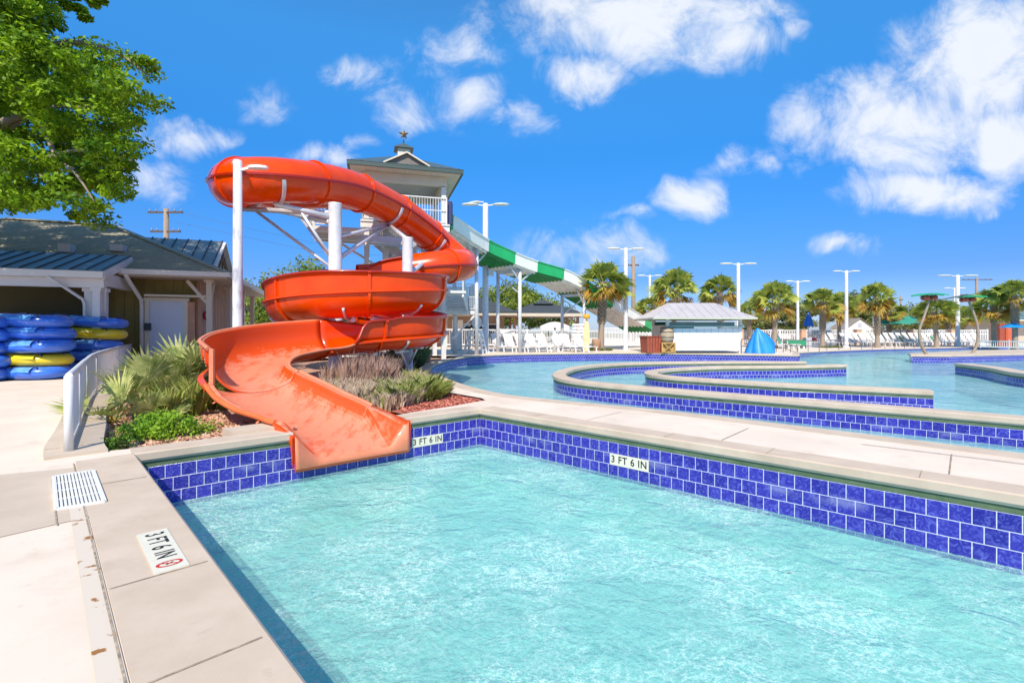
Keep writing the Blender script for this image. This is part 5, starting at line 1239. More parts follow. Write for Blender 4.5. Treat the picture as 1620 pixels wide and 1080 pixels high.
# inner tubes
M_tb = mat('blue_vinyl', (.035, .13, .62), .22, col2=(.05, .19, .72), vs=3, coat=.5); M_ty = mat('yellow_vinyl', (.72, .55, .015), .25, var=.06, vs=3, coat=.5)
M_lb = mat('light_blue_print', (.18, .50, .80), .25, col2=(.06, .18, .66), vs=5, coat=.4)
def make_tube(m, name='inner_tube', double=True):
    t = thing(name, 'x', 'inner tube', group='stacked inflatable tubes'); r = .19
    path = []
    a_, b_ = 1.05, .58
    n = 44
    for k in range(n):
        a = 2*math.pi*k/n; c, s = math.cos(a), math.sin(a); path.append(Vector((a_*abs(c)**.75*(1 if c > 0 else -1)*.82, b_*abs(s)**.75*(1 if s > 0 else -1)*.70, 0)))
    mb = MB(); vs = []; N2 = 16
    for k in range(n):
        t_ = (path[(k+1) % n]-path[k-1]).normalized(); s_ = Vector((t_.y, -t_.x, 0)); pinch = 1-.10*max(0, 1-abs(path[k].x)/.13)
        for j in range(N2):
            al = 2*math.pi*j/N2; w = 1+.03*math.sin(k*1.7)*math.sin(j*2); vs.append(path[k]+s_*math.cos(al)*r*1.15*w+Vector((0, 0, math.sin(al)*r*.93*pinch*w)))
    fs = [(k*N2+j, k*N2+(j+1) % N2, ((k+1) % n)*N2+(j+1) % N2, ((k+1) % n)*N2+j) for k in range(n) for j in range(N2)]
    mb.smooth = True; mb.add(vs, fs); mb.smooth = False; body = mb.done('tube_ring', m, t, fix=True)
    mb = MB(); mb.tube([(0, -.42, .0), (0, 0, .02), (0, .42, 0)], [.14, .13, .14], 12); mb.done('cross_tube', m, t)
    mb = MB()
    for sx, sy in ((-.62, .42), (.62, .42), (-.62, -.42), (.62, -.42)):
        mb.tube([(sx-.11, sy*1.12, .10), (sx-.06, sy*1.12, .19), (sx+.06, sy*1.12, .19), (sx+.11, sy*1.12, .10)], .018, 6)
    mb.done('handle', mat('dark_handle', (.015, .03, .12), .5), t)
    mb = MB(); mb.smooth = True     # printed panel along the side
    for sgn in (1, -1):
        vs = []; nn = 14
        for k in range(nn+1):
            x = -.62+1.24*k/nn; 
            for j in range(5):
                al = math.radians(10+58*j/4); y = sgn*(.405+math.cos(al)*r*1.175); vs.append((x, y, math.sin(al)*r*.955+.004))
        mb.add(vs, [(k*5+j, (k+1)*5+j, (k+1)*5+j+1, k*5+j+1) for k in range(nn) for j in range(4)])
        mb.done('print_panel', M_lb if m is M_tb else m, t); mb = MB(); mb.smooth = True
    return t
tbB = make_tube(M_tb); tbY = make_tube(M_ty); first = {}
def put_tube(kind, loc, rz, tilt, lab):
    pr_ = tbB if kind == 'b' else tbY
    if kind not in first: o = pr_; first[kind] = 1; o.location = loc; o.rotation_euler = (tilt[0], tilt[1], rz); o['label'] = lab
    else: o = dup(pr_, loc, rz, 1, lab); o.rotation_euler = (tilt[0], tilt[1], rz)
sA = P(47, 590, 13.8); sB = P(134, 580, 15.6); sC = P(-62, 590, 13.0); sD = P(40, 580, 15.9); sE = P(-70, 580, 15.2)
ordn = ['lowest', 'second from the bottom', 'middle', 'fourth from the bottom', 'topmost']
hh = .365
for k, c in enumerate('bybbb'): put_tube(c, (sA.x+[.0, -.08, .12, .02, -.02][k], sA.y+[0, .05, -.04, .03, 0][k], .19+hh*k), R([-2, 5, -4, 3, 1][k]), (R([0, 0, 1.5, -1, 1][k]), R([0, 1.5, -1.5, 1, 2.5][k])), f'{"blue" if c == "b" else "yellow"} double tube, {ordn[k]} in the nearest full stack')
for k, c in enumerate('bbbyb'): put_tube(c, (sB.x+[.05, 0, -.05, .06, .1][k], sB.y, .19+hh*k), R(14+[0, 5, -3, 4, 0][k]), (0, R([0, 0, 1.5, 3, 4][k])), f'{"blue" if c == "b" else "yellow"} double tube, {ordn[k]} in the right stack behind the white fence')
for k, c in enumerate('bbbbb'): put_tube(c, (sC.x+[0, .05, -.02, .04, 0][k], sC.y, .19+hh*.96*k), R(4), (0, 0), f'{"blue" if c == "b" else "yellow"} double tube, {ordn[k]} in the stack cut by the left edge')
for k, c in enumerate('bbbbb'): put_tube(c, (sD.x, sD.y, .19+hh*1.0*k), R(8), (0, 0), f'{"blue" if c == "b" else "yellow"} double tube, {ordn[k]} in the stack hidden behind the nearest one')

# ================================================================ lamps
def lamp_head(par, a, d, l_=.5, tilt=0):
    mb = MB(); d = Vector(d).normalized(); s_ = Vector((-d.y, d.x, 0)); a = Vector(a)
    mb.bar(a, a+d*l_*.35+Vector((0, 0, .05)), .06, .06); c = a+d*l_*.75+Vector((0, 0, .07))
    o = mb.done('arm', M_white, par)
    mb = MB(); n = 12; ring_ = []
    for (k, z, f) in ((0, -.035, .92), (1, 0, 1.0), (2, .035, .85), (3, .055, .4)):
        for j in range(n):
            al = 6.28318*j/n; ring_.append(c+d*math.cos(al)*l_*.5*f+s_*math.sin(al)*l_*.24*f+Vector((0, 0, z+d.z*0)))
    mb.smooth = True; mb.add(ring_, [(k*n+j, k*n+(j+1) % n, (k+1)*n+(j+1) % n, (k+1)*n+j) for k in range(3) for j in range(n)]); mb.smooth = False
    mb.add(ring_[-n:], [tuple(range(n))]); mb.add(ring_[:n], [tuple(range(n))[::-1]])
    return mb.done('lamp_head', M_plastic, par, fix=True)
def make_lamp(heads, h=1., r=.11, hl=.8):
    t = thing('lamp_post', 'x', 'lamp post', group='white lamp posts')
    MB().lathe((0, 0, -.3), [(0, 0), (r*1.7, 0), (r*1.7, .36), (r*1.05, .40), (r, h*.5), (r*.85, h+.3), (0, h+.32)], 14).done('pole', M_pole, t)
    for (a, dz) in heads: lamp_head(t, (math.cos(a)*r*.8, math.sin(a)*r*.8, h-.12+dz), (math.cos(a), math.sin(a), 0), hl)
    return t
M_stain = mat('stained_pole_paint', (.64, .64, .66), .45, col2=(.30, .30, .33), vs=3.5, vsx=(1, 1, .35), detail=6, thr=(.50, .66))
LP = [(376, 254, 12.6, [(0.05, -.12), (2.1, .12)], .12, .55, 'white lamp post standing in front of the slide, with patchy bark-like stains'),
      (768, 322, 30.5, [(0, 0), (3.14, 0), (2.5, .25)], .19, 1.1, 'thick triple headed lamp post beside the lifeguard chair'),
      (990, 392, 34, [(0.1, 0), (3.2, 0)], .15, 1.0, 'white lamp post right of the nearest palm'),
      (1028, 435, 50, [(0, 0), (3.2, 0)], .13, 1.0, 'thin lamp post between the palms left of the kiosk'),
      (1168, 416, 42, [(0, 0), (3.14, 0)], .16, 1.2, 'tall double headed lamp post above the kiosk'),
      (1262, 444, 47, [(0, 0), (3.14, 0)], .13, .9, 'slim lamp post left of the closed blue umbrella'),
      (1339, 428, 48, [(0, 0), (3.14, 0)], .16, 1.0, 'lamp post directly left of the white gable'),
      (1515, 435, 50, [(0, 0), (3.14, 0)], .19, 1.6, 'thick double headed lamp post between the curved palm sprayers'),
      (1510, 455, 62, [(0, 0), (3.14, 0)], .10, 1.1, 'thin lamp post just behind the thick one between the sprayers'),
      (1382, 487, 66, [(0, 0)], .11, .6, 'short lamp post seen beside the tall ragged palm')]
for px, ty, Y, hd_, r, hl, lab in LP:
    p = P(px, ty, Y); zg = zdeck(p.x, p.y); t = make_lamp(hd_, p.z-zg, r, hl); t.location = (p.x, p.y, zg); t['label'] = lab
    if px == 376: [c for c in sc.objects if c.parent == t and c.name.startswith('pole')][0].data.materials[0] = M_stain
# loudspeaker box on the triple lamp
p = P(777, 432, 30.4); tag(MB().box(p, (.3, .35, .35)).done('loudspeaker', M_plastic), 'small white loudspeaker mounted on the triple lamp post', 'loudspeaker')
# utility poles
def upole(px, ty, Y, lab, arms, w=.16, m=None, sp=1.2):
    p = P(px, ty, Y); t = thing('utility_pole', lab, 'utility pole', (p.x, p.y, 0)); M_w = mat('weathered_wood', (.30, .23, .17), .9, var=.2, vs=5)
    MB().tube([(0, 0, -.4), (0, 0, p.z)], [w*1.2, w], 10).done('pole', M_w, t)
    for dz, l_ in arms:
        o = MB().bar((-l_, -.1, p.z-dz), (l_, -.1, p.z-dz+.0), .12, .14).done('crossarm', mat('dark_wood', (.10, .07, .05), .9), t)
        mb = MB()
        for k in (-1, -.6, .6, 1): mb.lathe((l_*k*.9, -.1, p.z-dz+.08), [(0, 0), (.05, 0), (.07, .08), (.04, .2), (0, .22)], 8)
        mb.done('insulator', mat('grey_insulator', (.25, .26, .28), .4), o)
    return t, p
t, p1 = upole(263, 330, 42, 'brown utility pole with two crossarms rising behind the pool house', [(.35, 1.5), (2.0, 1.3), (3.6, 2.6)], .2)
t, p2 = upole(1002, 405, 62, 'grey utility pole with a round top behind the lamp post', [(1.2, .7)], .24)
t, p3 = upole(1545, 439, 90, 'dark utility pole with two crossarms at the right', [(.4, 2.8), (3.2, 3.6)], .22)
t, p4 = upole(1425, 468, 95, 'short distant pole right of the tall ragged palm', [(.8, .3)], .16)
for nm, a, b, lab in (('power_line', p1+Vector((1, 0, -.3)), P(640, 395, 62), 'thin power lines between the brown pole and the slide tower'), ('power_line', p2+Vector((0, 0, -1.2)), P(560, 415, 70), 'thin power line left of the grey pole'), ('power_line', p3+Vector((2, 0, -.4)), P(1800, 440, 95), 'thin power line leaving the right pole')):
    mb = MB()
    for k in range(2 if nm else 1):
        o_ = Vector((0, 0, -k*.9)); mb.tube([a+o_, a.lerp(b, .5)+o_-Vector((0, 0, .9)), b+o_], .014, 4)
    tag(mb.done(nm, mat('wire', (.10, .11, .13), .6)), lab, 'power line')

# ================================================================ lounge chairs
def chaise():
    t = thing('lounge_chair', 'x', 'lounge chair'); w = .62; b = .25      # head at -y, feet at +y
    mb = MB()
    for k in range(10): mb.box((0, -.18+k*.125, .36), (w-.06, .10, .022))
    for s in (-1, 1): mb.bar((s*w/2, -.3, .35), (s*w/2, 1.12, .33), .045, .06)
    mb.done('seat', M_plastic, t)
    a = R(58); d = Vector((0, -math.cos(a), math.sin(a))); o = Vector((0, -.28, .36)); mb = MB()
    for k in range(7):
        c = o+d*(.07+k*.125); mb.bar(c+Vector((-(w-.07)/2, 0, 0)), c+Vector(((w-.07)/2, 0, 0)), .02, .10, Vector((0, math.cos(a), -math.sin(a)))) if False else mb.bar(c-d*.05, c+d*.05, w-.08, .022, Vector((0, math.sin(a), math.cos(a))))
    for s in (-1, 1): mb.bar(o+Vector((s*w/2, 0, 0)), o+d*.92+Vector((s*w/2*.94, 0, 0)), .045, .045)
    mb.bar(o+d*.92+Vector((-w/2, 0, 0)), o+d*.92+Vector((w/2, 0, 0)), .05, .07); mb.done('backrest', M_plastic, t)
    for s in (-1, 1):
        mb = MB(); mb.bar((s*w/2, -.35, .35), (s*w/2, -.42, 0), .05, .06); mb.done('leg', M_plastic, t)
        mb = MB(); mb.bar((s*w/2, .95, .33), (s*w/2, 1.02, 0), .05, .06); mb.done('leg', M_plastic, t)
        mb = MB(); mb.bar((s*w/2, -.45, .58), (s*w/2, .1, .56), .06, .03); mb.bar((s*w/2, .05, .55), (s*w/2, .1, .35), .04, .05); mb.done('armrest', M_plastic, t)
    return t
ch = chaise(); ch_used = [False]
def put_chair(x, y, z, rz, lab, grp, s=1.):
    if not ch_used[0]: o = ch; ch_used[0] = True; o.location = (x, y, z); o.rotation_euler[2] = rz; o['label'] = lab; o['group'] = grp; o.scale = (s,)*3
    else: o = dup(ch, (x, y, z), rz, s, lab, grp)
    return o
_u = ['', 'first', 'second', 'third', 'fourth', 'fifth', 'sixth', 'seventh', 'eighth', 'ninth']
ords = ['first', 'second', 'third', 'fourth', 'fifth', 'sixth', 'seventh', 'eighth', 'ninth', 'tenth', 'eleventh', 'twelfth', 'thirteenth', 'fourteenth', 'fifteenth', 'sixteenth', 'seventeenth', 'eighteenth', 'nineteenth', 'twentieth', 'twenty-first', 'twenty-second', 'twenty-third', 'twenty-fourth']+['twenty-'+u for u in _u[5:]]+['thirtieth']+['thirty-'+u for u in _u[1:]]+['fortieth']
n_ = 0
for k, px in enumerate((792, 811, 829, 846, 864, None, 902, 922)):
    if px is None: continue
    n_ += 1
    p = G(px, 556.2); put_chair(p.x, p.y, 0, R(-150), f'white lounge chair, {ords[n_-1]} from the left in the near row above the curved tiled wall', 'lounge chairs in the near row')
# adirondack chair in the row
ad = thing('deck_chair', 'white slatted fan-back deck chair standing among the near lounge chairs', 'deck chair', tuple(G(884, 555)), R(-160))
mb = MB()
for k in range(7):
    a = (k-3)*.05; l_ = .85-.04*abs(k-3)**1.4; mb.bar((a*1.4, -.1, .33), (a*2.1, -.45, .33+l_), .085, .02, Vector((0, 1, .4)))
mb.done('backrest', M_plastic, ad)
mb = MB()
for k in range(6): mb.box((0, -.08+k*.095, .33+k*.012), (.55, .085, .02))
mb.done('seat', M_plastic, ad)
for s in (-1, 1):
    MB().bar((s*.3, .5, 0), (s*.3, .5, .56), .07, .05).done('leg', M_plastic, ad); MB().bar((s*.28, .5, .36), (s*.28, -.5, .02), .05, .1).done('leg', M_plastic, ad)
    MB().bar((s*.34, .58, .57), (s*.34, -.35, .57), .12, .025).done('armrest', M_plastic, ad)
pxs = [1222, 1238]+[1312, 1324]+list(range(1343, 1562, 10))
r_ = random.Random(3); wheres = 'far row under the palms'
M_gt = mat('green_towel', (.05, .40, .16), .9, var=.15, vs=8)
for k, px in enumerate(pxs):
    p = P(px+2, 546.5-(px-1220)*.006, 52 if px > 1300 else 44)
    zz = zdeck(p.x, p.y); q = Vector((p.x, p.y, zz)); 
    o = put_chair(q.x, q.y, zz, R(-156+r_.uniform(-6, 6)), f'white lounge chair, {ords[k]} from the left in the far row under the palms', 'lounge chairs in the far row', 1.22)
    if k in (1, 13, 18):
        ob = MB(); ob.box((0, 0, .02), (.5, .9, .03)); tw_ = ob.done('towel', M_gt); tw_.location = (q.x-.25, q.y+.35, zz+.70); tw_.rotation_euler = (R(-58), 0, R(-140)); tag(tw_, f'green towel hung over the {ords[k]} far lounge chair', 'towel')
# lifeguard chair
lg = thing('lifeguard_chair', 'tall white plastic lifeguard chair with steps beside the triple lamp', 'lifeguard chair', tuple(P(752, 559, 29.2)*1), R(-8)); lg.location.z = 0
for sx in (-1, 1):
    for sy in (-1, 1): MB().bar((sx*.55, sy*.55, 0), (sx*.32, sy*.3, 1.35), .1, .1).done('leg', M_plastic, lg)
mb = MB()
for k in range(4): mb.box((0, -.55+k*.06, .25+k*.28), (.95-k*.1, .26, .05))
mb.done('steps', M_plastic, lg)
mb = MB()
for k in range(4):
    z = .2+k*.3; w = .55-.23*z/1.35
    for (x, y, dx, dy) in ((0, w, 2*w, .05), (w, 0, .05, 2*w), (-w, 0, .05, 2*w)): mb.box((x, y, z), (dx, dy, .1))
mb.done('side_panels', M_plastic, lg)
MB().box((0, 0, 1.38), (.75, .7, .06)).done('seat', M_plastic, lg)
mb = MB(); vs = []
n = 12
prof_ = [(.24*math.sin(math.pi*k/n)**.6*(1 if k else 0)+.001, k/n*.95) for k in range(n+1)]
for k, (w, z) in enumerate(prof_): vs += [(-w-.05*(z < .7), .30+z*.12, 1.42+z), (w+.05*(z < .7), .30+z*.12, 1.42+z), (w+.05*(z < .7), .34+z*.12, 1.42+z), (-w-.05*(z < .7), .34+z*.12, 1.42+z)]
mb.add(vs, [(4*k+j, 4*k+(j+1) % 4, 4*k+4+(j+1) % 4, 4*k+4+j) for k in range(n) for j in range(4)]+[(0, 1, 2, 3), (4*n, 4*n+3, 4*n+2, 4*n+1)]); mb.done('backrest', M_plastic, lg, fix=True)
for s in (-1, 1): MB().box((s*.4, -.02, 1.66), (.09, .6, .04)).done('armrest', M_plastic, lg)

# ================================================================ fences
def fence_run(name, lab, a, b, h, bay=2.4, sp=.14, z=0., mid=True, post=.12, m=None, solid=.08, cap=True):
    a = Vector((a[0], a[1], z if len(a) < 3 else a[2])); b = Vector((b[0], b[1], z if len(b) < 3 else b[2])); t = thing(name, lab, 'fence'); Lf = (b-a).length; n = max(1, round(Lf/bay)); m = m or M_white; zv = Vector((0, 0, 1))
    mb = MB(); mb.bar(a+zv*(h-.05), b+zv*(h-.05), .06, .10); mb.bar(a+zv*.14, b+zv*.14, .06, .12)
    if mid: mb.bar(a+zv*h*.72, b+zv*h*.72, .05, .08)
    mb.done('rails', m, t)
    mb = MB(); k = int(Lf/sp)
    for i in range(k+1): p = a.lerp(b, i/k); mb.bar(p+zv*.1, p+zv*(h-.06), solid, .03, Vector((0, 1, 0)))
    tag(mb.done('pickets', m, t), kind='stuff')
    for i in range(n+1):
        p = a.lerp(b, i/n); MB().box((p.x, p.y, p.z+(h+.08)/2), (post, post, h+.08)).done('post', m, t)
    return t
fence_run('white_fence', 'white gate fence with black hinges between the near palm and the kiosk', P(955, 547, 43), P(1040, 547, 43), 1.62, 2.4, .13, 0, True)
fence_run('white_fence', 'white picket fence behind the near lounge chairs and lifeguard chair', P(700, 548, 37), P(955, 548, 41), 1.35, 2.4, .14, 0, False, .09, M_white, .035)
fence_run('white_fence', 'white lattice topped fence behind the spiral slide', P(330, 560, 33), P(520, 560, 33), 1.55, 2.2, .16, 0, True)
def rp(px, Y, z=-.28): p = P(px, 520, Y); return (p.x, p.y, z)
M_pill = mat('orange_brick_pillar', (.56, .30, .17), .85, col2=(.66, .42, .28), vs=14)
segs = [(1170, 1265, 'white board fence right of the kiosk'), (1276, 1352, 'white board fence between the blue umbrella and the white gable'), (1363, 1434, 'white board fence under the green umbrella'), (1445, 1500, 'white board fence behind the left curved sprayer'), (1512, 1562, 'white board fence behind the right curved sprayer')]
for a, b, lab in segs: fence_run('white_fence', lab, rp(a, 57), rp(b, 57), 1.74, 2.3, .20, -.28, True, .12, M_white, .085)
for px, lab in ((1171, 'orange brick pillar at the kiosk corner'), (1270, 'orange brick pillar left of the closed blue umbrella'), (1357, 'orange brick pillar below the white gable'), (1440, 'orange brick pillar right under the green umbrella'), (1506, 'orange brick pillar beside the double lamp')):
    p = rp(px, 56.6); t = thing('brick_pillar', lab, 'pillar', p); MB().box((0, 0, .86), (.55, .5, 1.72)).done('shaft', M_pill, t); MB().box((0, 0, 1.76), (.65, .6, .1)).done('cap', mat('stone_cap', (.5, .42, .34), .8), t)
fence_run('pool_rail_fence', 'low white picket fence round the wading pool at the right edge', rp(1551, 46, -.28), rp(1700, 40, -.28), .72, 2.4, .16, -.28, False, .07, M_white, .045)
# metal handrails near the ramp
M_rail = mat('dark_bronze_rail', (.16, .13, .11), .45, metal=.4)
def hrail(px0, px1, Y0, Y1, lab, n=4, ramp=0):
    a = P(px0, 0, Y0); b = P(px1, 0, Y1); t = thing('handrail', lab, 'handrail'); za, zb = zdeck(a.x, a.y), zdeck(b.x, b.y); a = Vector((a.x, a.y, za)); b = Vector((b.x, b.y, zb-ramp)); z = Vector((0, 0, 1))
    MB().tube([a+z*.85, b+z*.85], .025, 6).done('rail', M_rail, t); MB().tube([a+z*.45, b+z*.45], .018, 6).done('rail', M_rail, t)
    for k in range(n+1):
        p = a.lerp(b, k/n); MB().tube([p-z*.1, p+z*.85], .022, 6).done('post', M_rail, t)
hrail(1173, 1190, 29, 29.5, 'short dark handrail between kiosk and blue cover', 1)
hrail(1243, 1296, 36, 36.5, 'dark handrail in front of the green box', 3)
hrail(1228, 1262, 33, 32.6, 'sloping dark handrail right of the blue cover', 3, .45)
hrail(1308, 1380, 40.5, 43.5, 'long dark handrail along the far pool edge', 4, .1)
hrail(1400, 1446, 44.6, 45.6, 'dark handrail left of the curved palm sprayers', 3)
# ================================================================ shelters and far buildings
def shelter(name, lab, c, hx, hy, ze, zt, rz, mroof, posts=True, fasc=None, ridge=.2, cupola=False, pm=None):
    t = thing(name, lab, 'shelter', c, rz); mb = MB(); hip(mb, hx, hy, ze, zt, ridge); rf = mb.done('roof', mroof, t)
    mb = MB()
    for (x, y, dx, dy) in ((0, -hy+.03, 2*hx, .08), (0, hy-.03, 2*hx, .08), (-hx+.03, 0, .08, 2*hy-.2), (hx-.03, 0, .08, 2*hy-.2)): mb.box((x, y, ze-.12), (dx, dy, .26))
    mb.done('fascia', fasc or M_soff, rf); MB().box((0, 0, ze-.16), (2*hx-.2, 2*hy-.2, .04)).done('ceiling', fasc or M_soff, rf)
    if posts:
        for x in (-hx+.7, hx-.7):
            for y in (-hy+.7, hy-.7):
                mb = MB(); mb.box((x, y, ze/2), (.22, .22, ze)); mb.box((x, y, .5), (.6, .6, 1.0)); 
                sx = -1 if x > 0 else 1; mb.bar((x, y, ze-1.0), (x+sx*.8, y, ze-.15), .1, .12); mb.done('post', pm or M_pinkw, t)
    return t, rf
M_dk = mat('dark_shingle_roof', (.035, .045, .05), .85, col2=(.06, .07, .075), vs=6)
p = P(858, 0, 45); t, rf = shelter('picnic_shelter', 'dark hip roofed open shelter behind the near lounge chairs', (p.x, p.y, 0), 3.5, 3.0, 2.85, 3.9, R(5), M_dk, ridge=.9)
mb = MB(); hip(mb, .9, .8, 3.8, 4.25, .1); mb.done('roof_vent', M_dk, rf)
t = thing('snack_bar', 'low brown building with dark roof behind the lifeguard chair', 'building', (P(735, 0, 42).x, 42, 0))
MB().box((0, 1.5, 1.35), (6.8, 3, 2.7)).done('wall', mat('brown_stucco', (.36, .24, .17), .8), t)
mb = MB(); hip(mb, 4.6, 3.2, 2.85, 4.2, 1.6); rf = mb.done('roof', M_dk, t); MB().box((0, 0, 2.72), (9.0, 6.2, .22)).done('fascia', M_soff, rf)
MB().box((1.4, -.02, 1.25), (3.0, .06, 1.3)).done('window', M_glass, t); MB().box((1.4, -.06, 1.92), (3.2, .08, .08)).done('window_frame', M_white, t)
for x in (-2.4, -.6): MB().box((x, -.04, 1.2), (.95, .08, 2.2)).done('door', M_plastic if x > -1 else M_pinkw, t)
mb = MB(); mb.bar((-1.4, -1.5, 1.6), (-1.4, -2.3, 2.6), .12, .12); mb.box((-1.4, -1.5, 1.3), (.2, .2, 2.6)); mb.done('post', M_post, t)
# equipment cabinets
for (px, py, Y, sx, sz, lab) in ((722, 520, 34, .75, 1.25, 'grey white cabinet beside the lifeguard chair'), (800, 517, 39, 1.5, .5, 'pale stone counter behind the first lounge chairs')):
    p = P(px, py, Y); t = thing('cabinet', lab, 'cabinet', (p.x, p.y, 0)); MB().box((0, 0, sz/2+.02 if sz > 1 else 1.2), (sx, .5, sz if sz > 1 else .6)).done('body', mat('grey_plastic', (.55, .55, .58), .6), t); MB().box((0, -.26, (sz/2 if sz > 1 else 1.2)), (sx*.9, .03, (sz if sz > 1 else .6)*.85)).done('door', M_white, t)
# white stall with arched counter
p = P(875, 0, 42); t = thing('stall', 'small white arched stall behind the lounge chairs under the shelter', 'stall', (p.x, 40.5, 0))
MB().box((0, 0, .8), (.15, .6, 1.6)).done('side', M_white, t)
mb = MB(); arch = [(-1.2, 1.35)]+[(-1.2+2.4*k/10, 1.75+.35*math.sin(math.pi*k/10)) for k in range(11)]+[(1.2, 1.35)]
mb.add([(x, -.3, z) for x, z in arch]+[(x, .3, z) for x, z in arch], [tuple(range(13)), tuple(range(13, 26))[::-1]]+[(k, (k+1) % 13, (k+1) % 13+13, k+13) for k in range(13)]); mb.done('arched_sign', M_white, t, fix=True)
for x in (-1.1, 1.1): MB().box((x, 0, .68), (.14, .5, 1.36)).done('post', M_white, t)
MB().box((0, .1, .45), (2.0, .4, .9)).done('counter', mat('grey_counter', (.4, .4, .4), .6), t)
# yellow surfboard sign
p = P(928, 0, 32.6); t = thing('surfboard_sign', 'tall pale yellow surfboard post with orange float on top beside the palm', 'sign', (p.x, p.y, 0), R(5))
o = [(-.16, 0), (.16, 0)]+[(.19*math.cos(a)*1.0, 1.1+1.15*math.sin(a)) for a in np.linspace(0, math.pi, 13)]
o = [(-.15, .0), (.15, .0)]+[(.2*math.cos(math.pi*k/12), .9+1.25*math.sin(math.pi*k/12)) for k in range(13)]
m13 = len(o); MB().add([(x, -.03, z) for x, z in o]+[(x, .03, z) for x, z in o], [tuple(range(m13)), tuple(range(m13, 2*m13))[::-1]]+[(k, (k+1) % m13, (k+1) % m13+m13, k+m13) for k in range(m13)]).done('board', mat('pale_yellow_board', (.70, .58, .30), .5, var=.06, vs=2), t, fix=True)
MB().lathe((0, 0, 2.15), [(0, 0), (.2, .03), (.24, .14), (.2, .28), (.08, .33), (0, .34)], 14).done('float', mat('orange_float', (.75, .35, .03), .5), t)
MB().lathe((.75, .3, 0), [(0, 0), (.26, 0), (.3, .55), (.3, .78), (.27, .8), (0, .8)], 16).done('planter_pot', mat('brown_pot', (.36, .22, .13), .8), t)
mb = MB(); 
for k in range(4): mb.box((-.55, .1, 1.1+k*.22), (.8, .04, .14))
mb.box((-.2, .1, .7), (.06, .06, 1.6)); mb.done('slat_signs', M_white, t)
# palm base grass
shrub('grass_tuft', (P(950, 553, 33.5).x-.3, 33.2, 0), (1.1, .4), .18, 26, 40, .07, leafmat('low_green', (.10, .16, .03), (.24, .28, .08), 3, .3), 'low green tuft round the foot of the near palm', 9, 'ground plant')
shrub('grass_tuft', (P(1306, 545, 47).x+.4, 46.6, -.28), (1.0, .4), .16, 22, 40, .07, _m['low_green'], 'low green tuft at the palm right of the blue umbrella', 10, 'ground plant')
# ================================================================ kiosk
p = G(1048, 560); KR = R(-1); kx0 = P(1054, 0, 29.2).x; kx1 = P(1173, 0, 29.2).x; kc = (kx0+kx1)/2; kw = (kx1-kx0)
kio = thing('kiosk', 'white panelled kiosk with grey hip roof beside the river', 'kiosk', (kc, 29.2, 0))
M_kr = mat('grey_pink_metal_roof', (.50, .45, .43), .4, col2=(.58, .53, .50), vs=1.5, metal=.15); hw = kw/2
M_kp = mat('white_panel', (.70, .70, .72), .4, var=.03, vs=2)
MB().box((0, 0, .84), (kw-.2, .08, 1.34)).done('front_panel', M_kp, kio)
mb = MB()
for k in range(1, 10): mb.box((-hw+.1+(kw-.2)*k/10, -.043, .84), (.02, .012, 1.34))
mb.done('panel_grooves', mat('groove_grey', (.45, .46, .50), .6), kio)
for x in (-hw+.08, hw-.08):
    for y in (0, 3.0): MB().box((x, y, 1.05), (.16, .16, 2.1)).done('post', M_white, kio)
mb = MB(); mb.box((0, .1, 1.62), (kw+.1, .5, .07)); mb.done('counter', mat('teal_counter', (.24, .42, .40), .4, var=.05, vs=3), kio)
MB().box((0, .6, 1.75), (kw-.3, .05, .28)).done('teal_board', mat('pale_teal', (.30, .48, .47), .5), kio)
mb = MB(); 
for k in range(8): mb.box((-hw+.05, .35+k*.36, .9), (.05, .3, 1.6))
mb.done('side_boards', mat('grey_side_boards', (.52, .49, .46), .7, var=.1, vs=3), kio)
mb = MB(); 
for k in range(8): mb.box((hw-.05, .35+k*.36, .85), (.05, .3, 1.4))
mb.done('side_boards', _m['grey_side_boards'], kio)
mb = MB(); mb.box((-.8, 2.95, 1.65), (2.6, .06, .6)); mb.done('green_shade', mat('dark_green_cloth', (.02, .16, .10), .8), kio)
mb = MB(); ze_, ex_ = 2.13, .68
v = [(-hw-ex_-.3, -.75, ze_), (hw+ex_-.1, -.75, ze_), (hw+ex_-.1, 3.8, ze_), (-hw-ex_-.3, 3.8, ze_), (-hw+.6, 1.5, ze_+.98), (hw-1.0, 1.5, ze_+.98)]
mb.add(v, [(0, 1, 5, 4), (1, 2, 5), (2, 3, 4, 5), (3, 0, 4)]); rf = mb.done('roof', M_kr, kio)
mb = MB(); 
for a, b in ((0, 1), (1, 2), (2, 3), (3, 0)): mb.bar(Vector(v[a])-Vector((0, 0, .05)), Vector(v[b])-Vector((0, 0, .05)), .05, .1)
mb.done('fascia', mat('cream_green_fascia', (.50, .50, .38), .6), rf)
mb = MB()
for k in range(1, 12):
    f = k/12; a = Vector(v[0]).lerp(Vector(v[1]), f); xx = min(max(a.x, v[4][0]), v[5][0]); d = 1.0
    if a.x < v[4][0]: d = (a.x-v[0][0])/(v[4][0]-v[0][0])
    elif a.x > v[5][0]: d = (v[1][0]-a.x)/(v[1][0]-v[5][0])
    mb.bar(a+Vector((0, 0, .015)), Vector((a.x, a.y+d*(v[4][1]-a.y), a.z+d*.98+.015)), .03, .03)
for k in range(1, 10):
    f = k/10; a = Vector(v[3]).lerp(Vector(v[0]), f); d = min(1, (1-abs(f-.5)*2)*1.0)
    mb.bar(a+Vector((0, 0, .015)), a+(Vector((v[4][0], a.y, v[4][2]))-a)*d+Vector((0, 0, .015)), .03, .03)
mb.done('roof_seams', M_kr, rf)
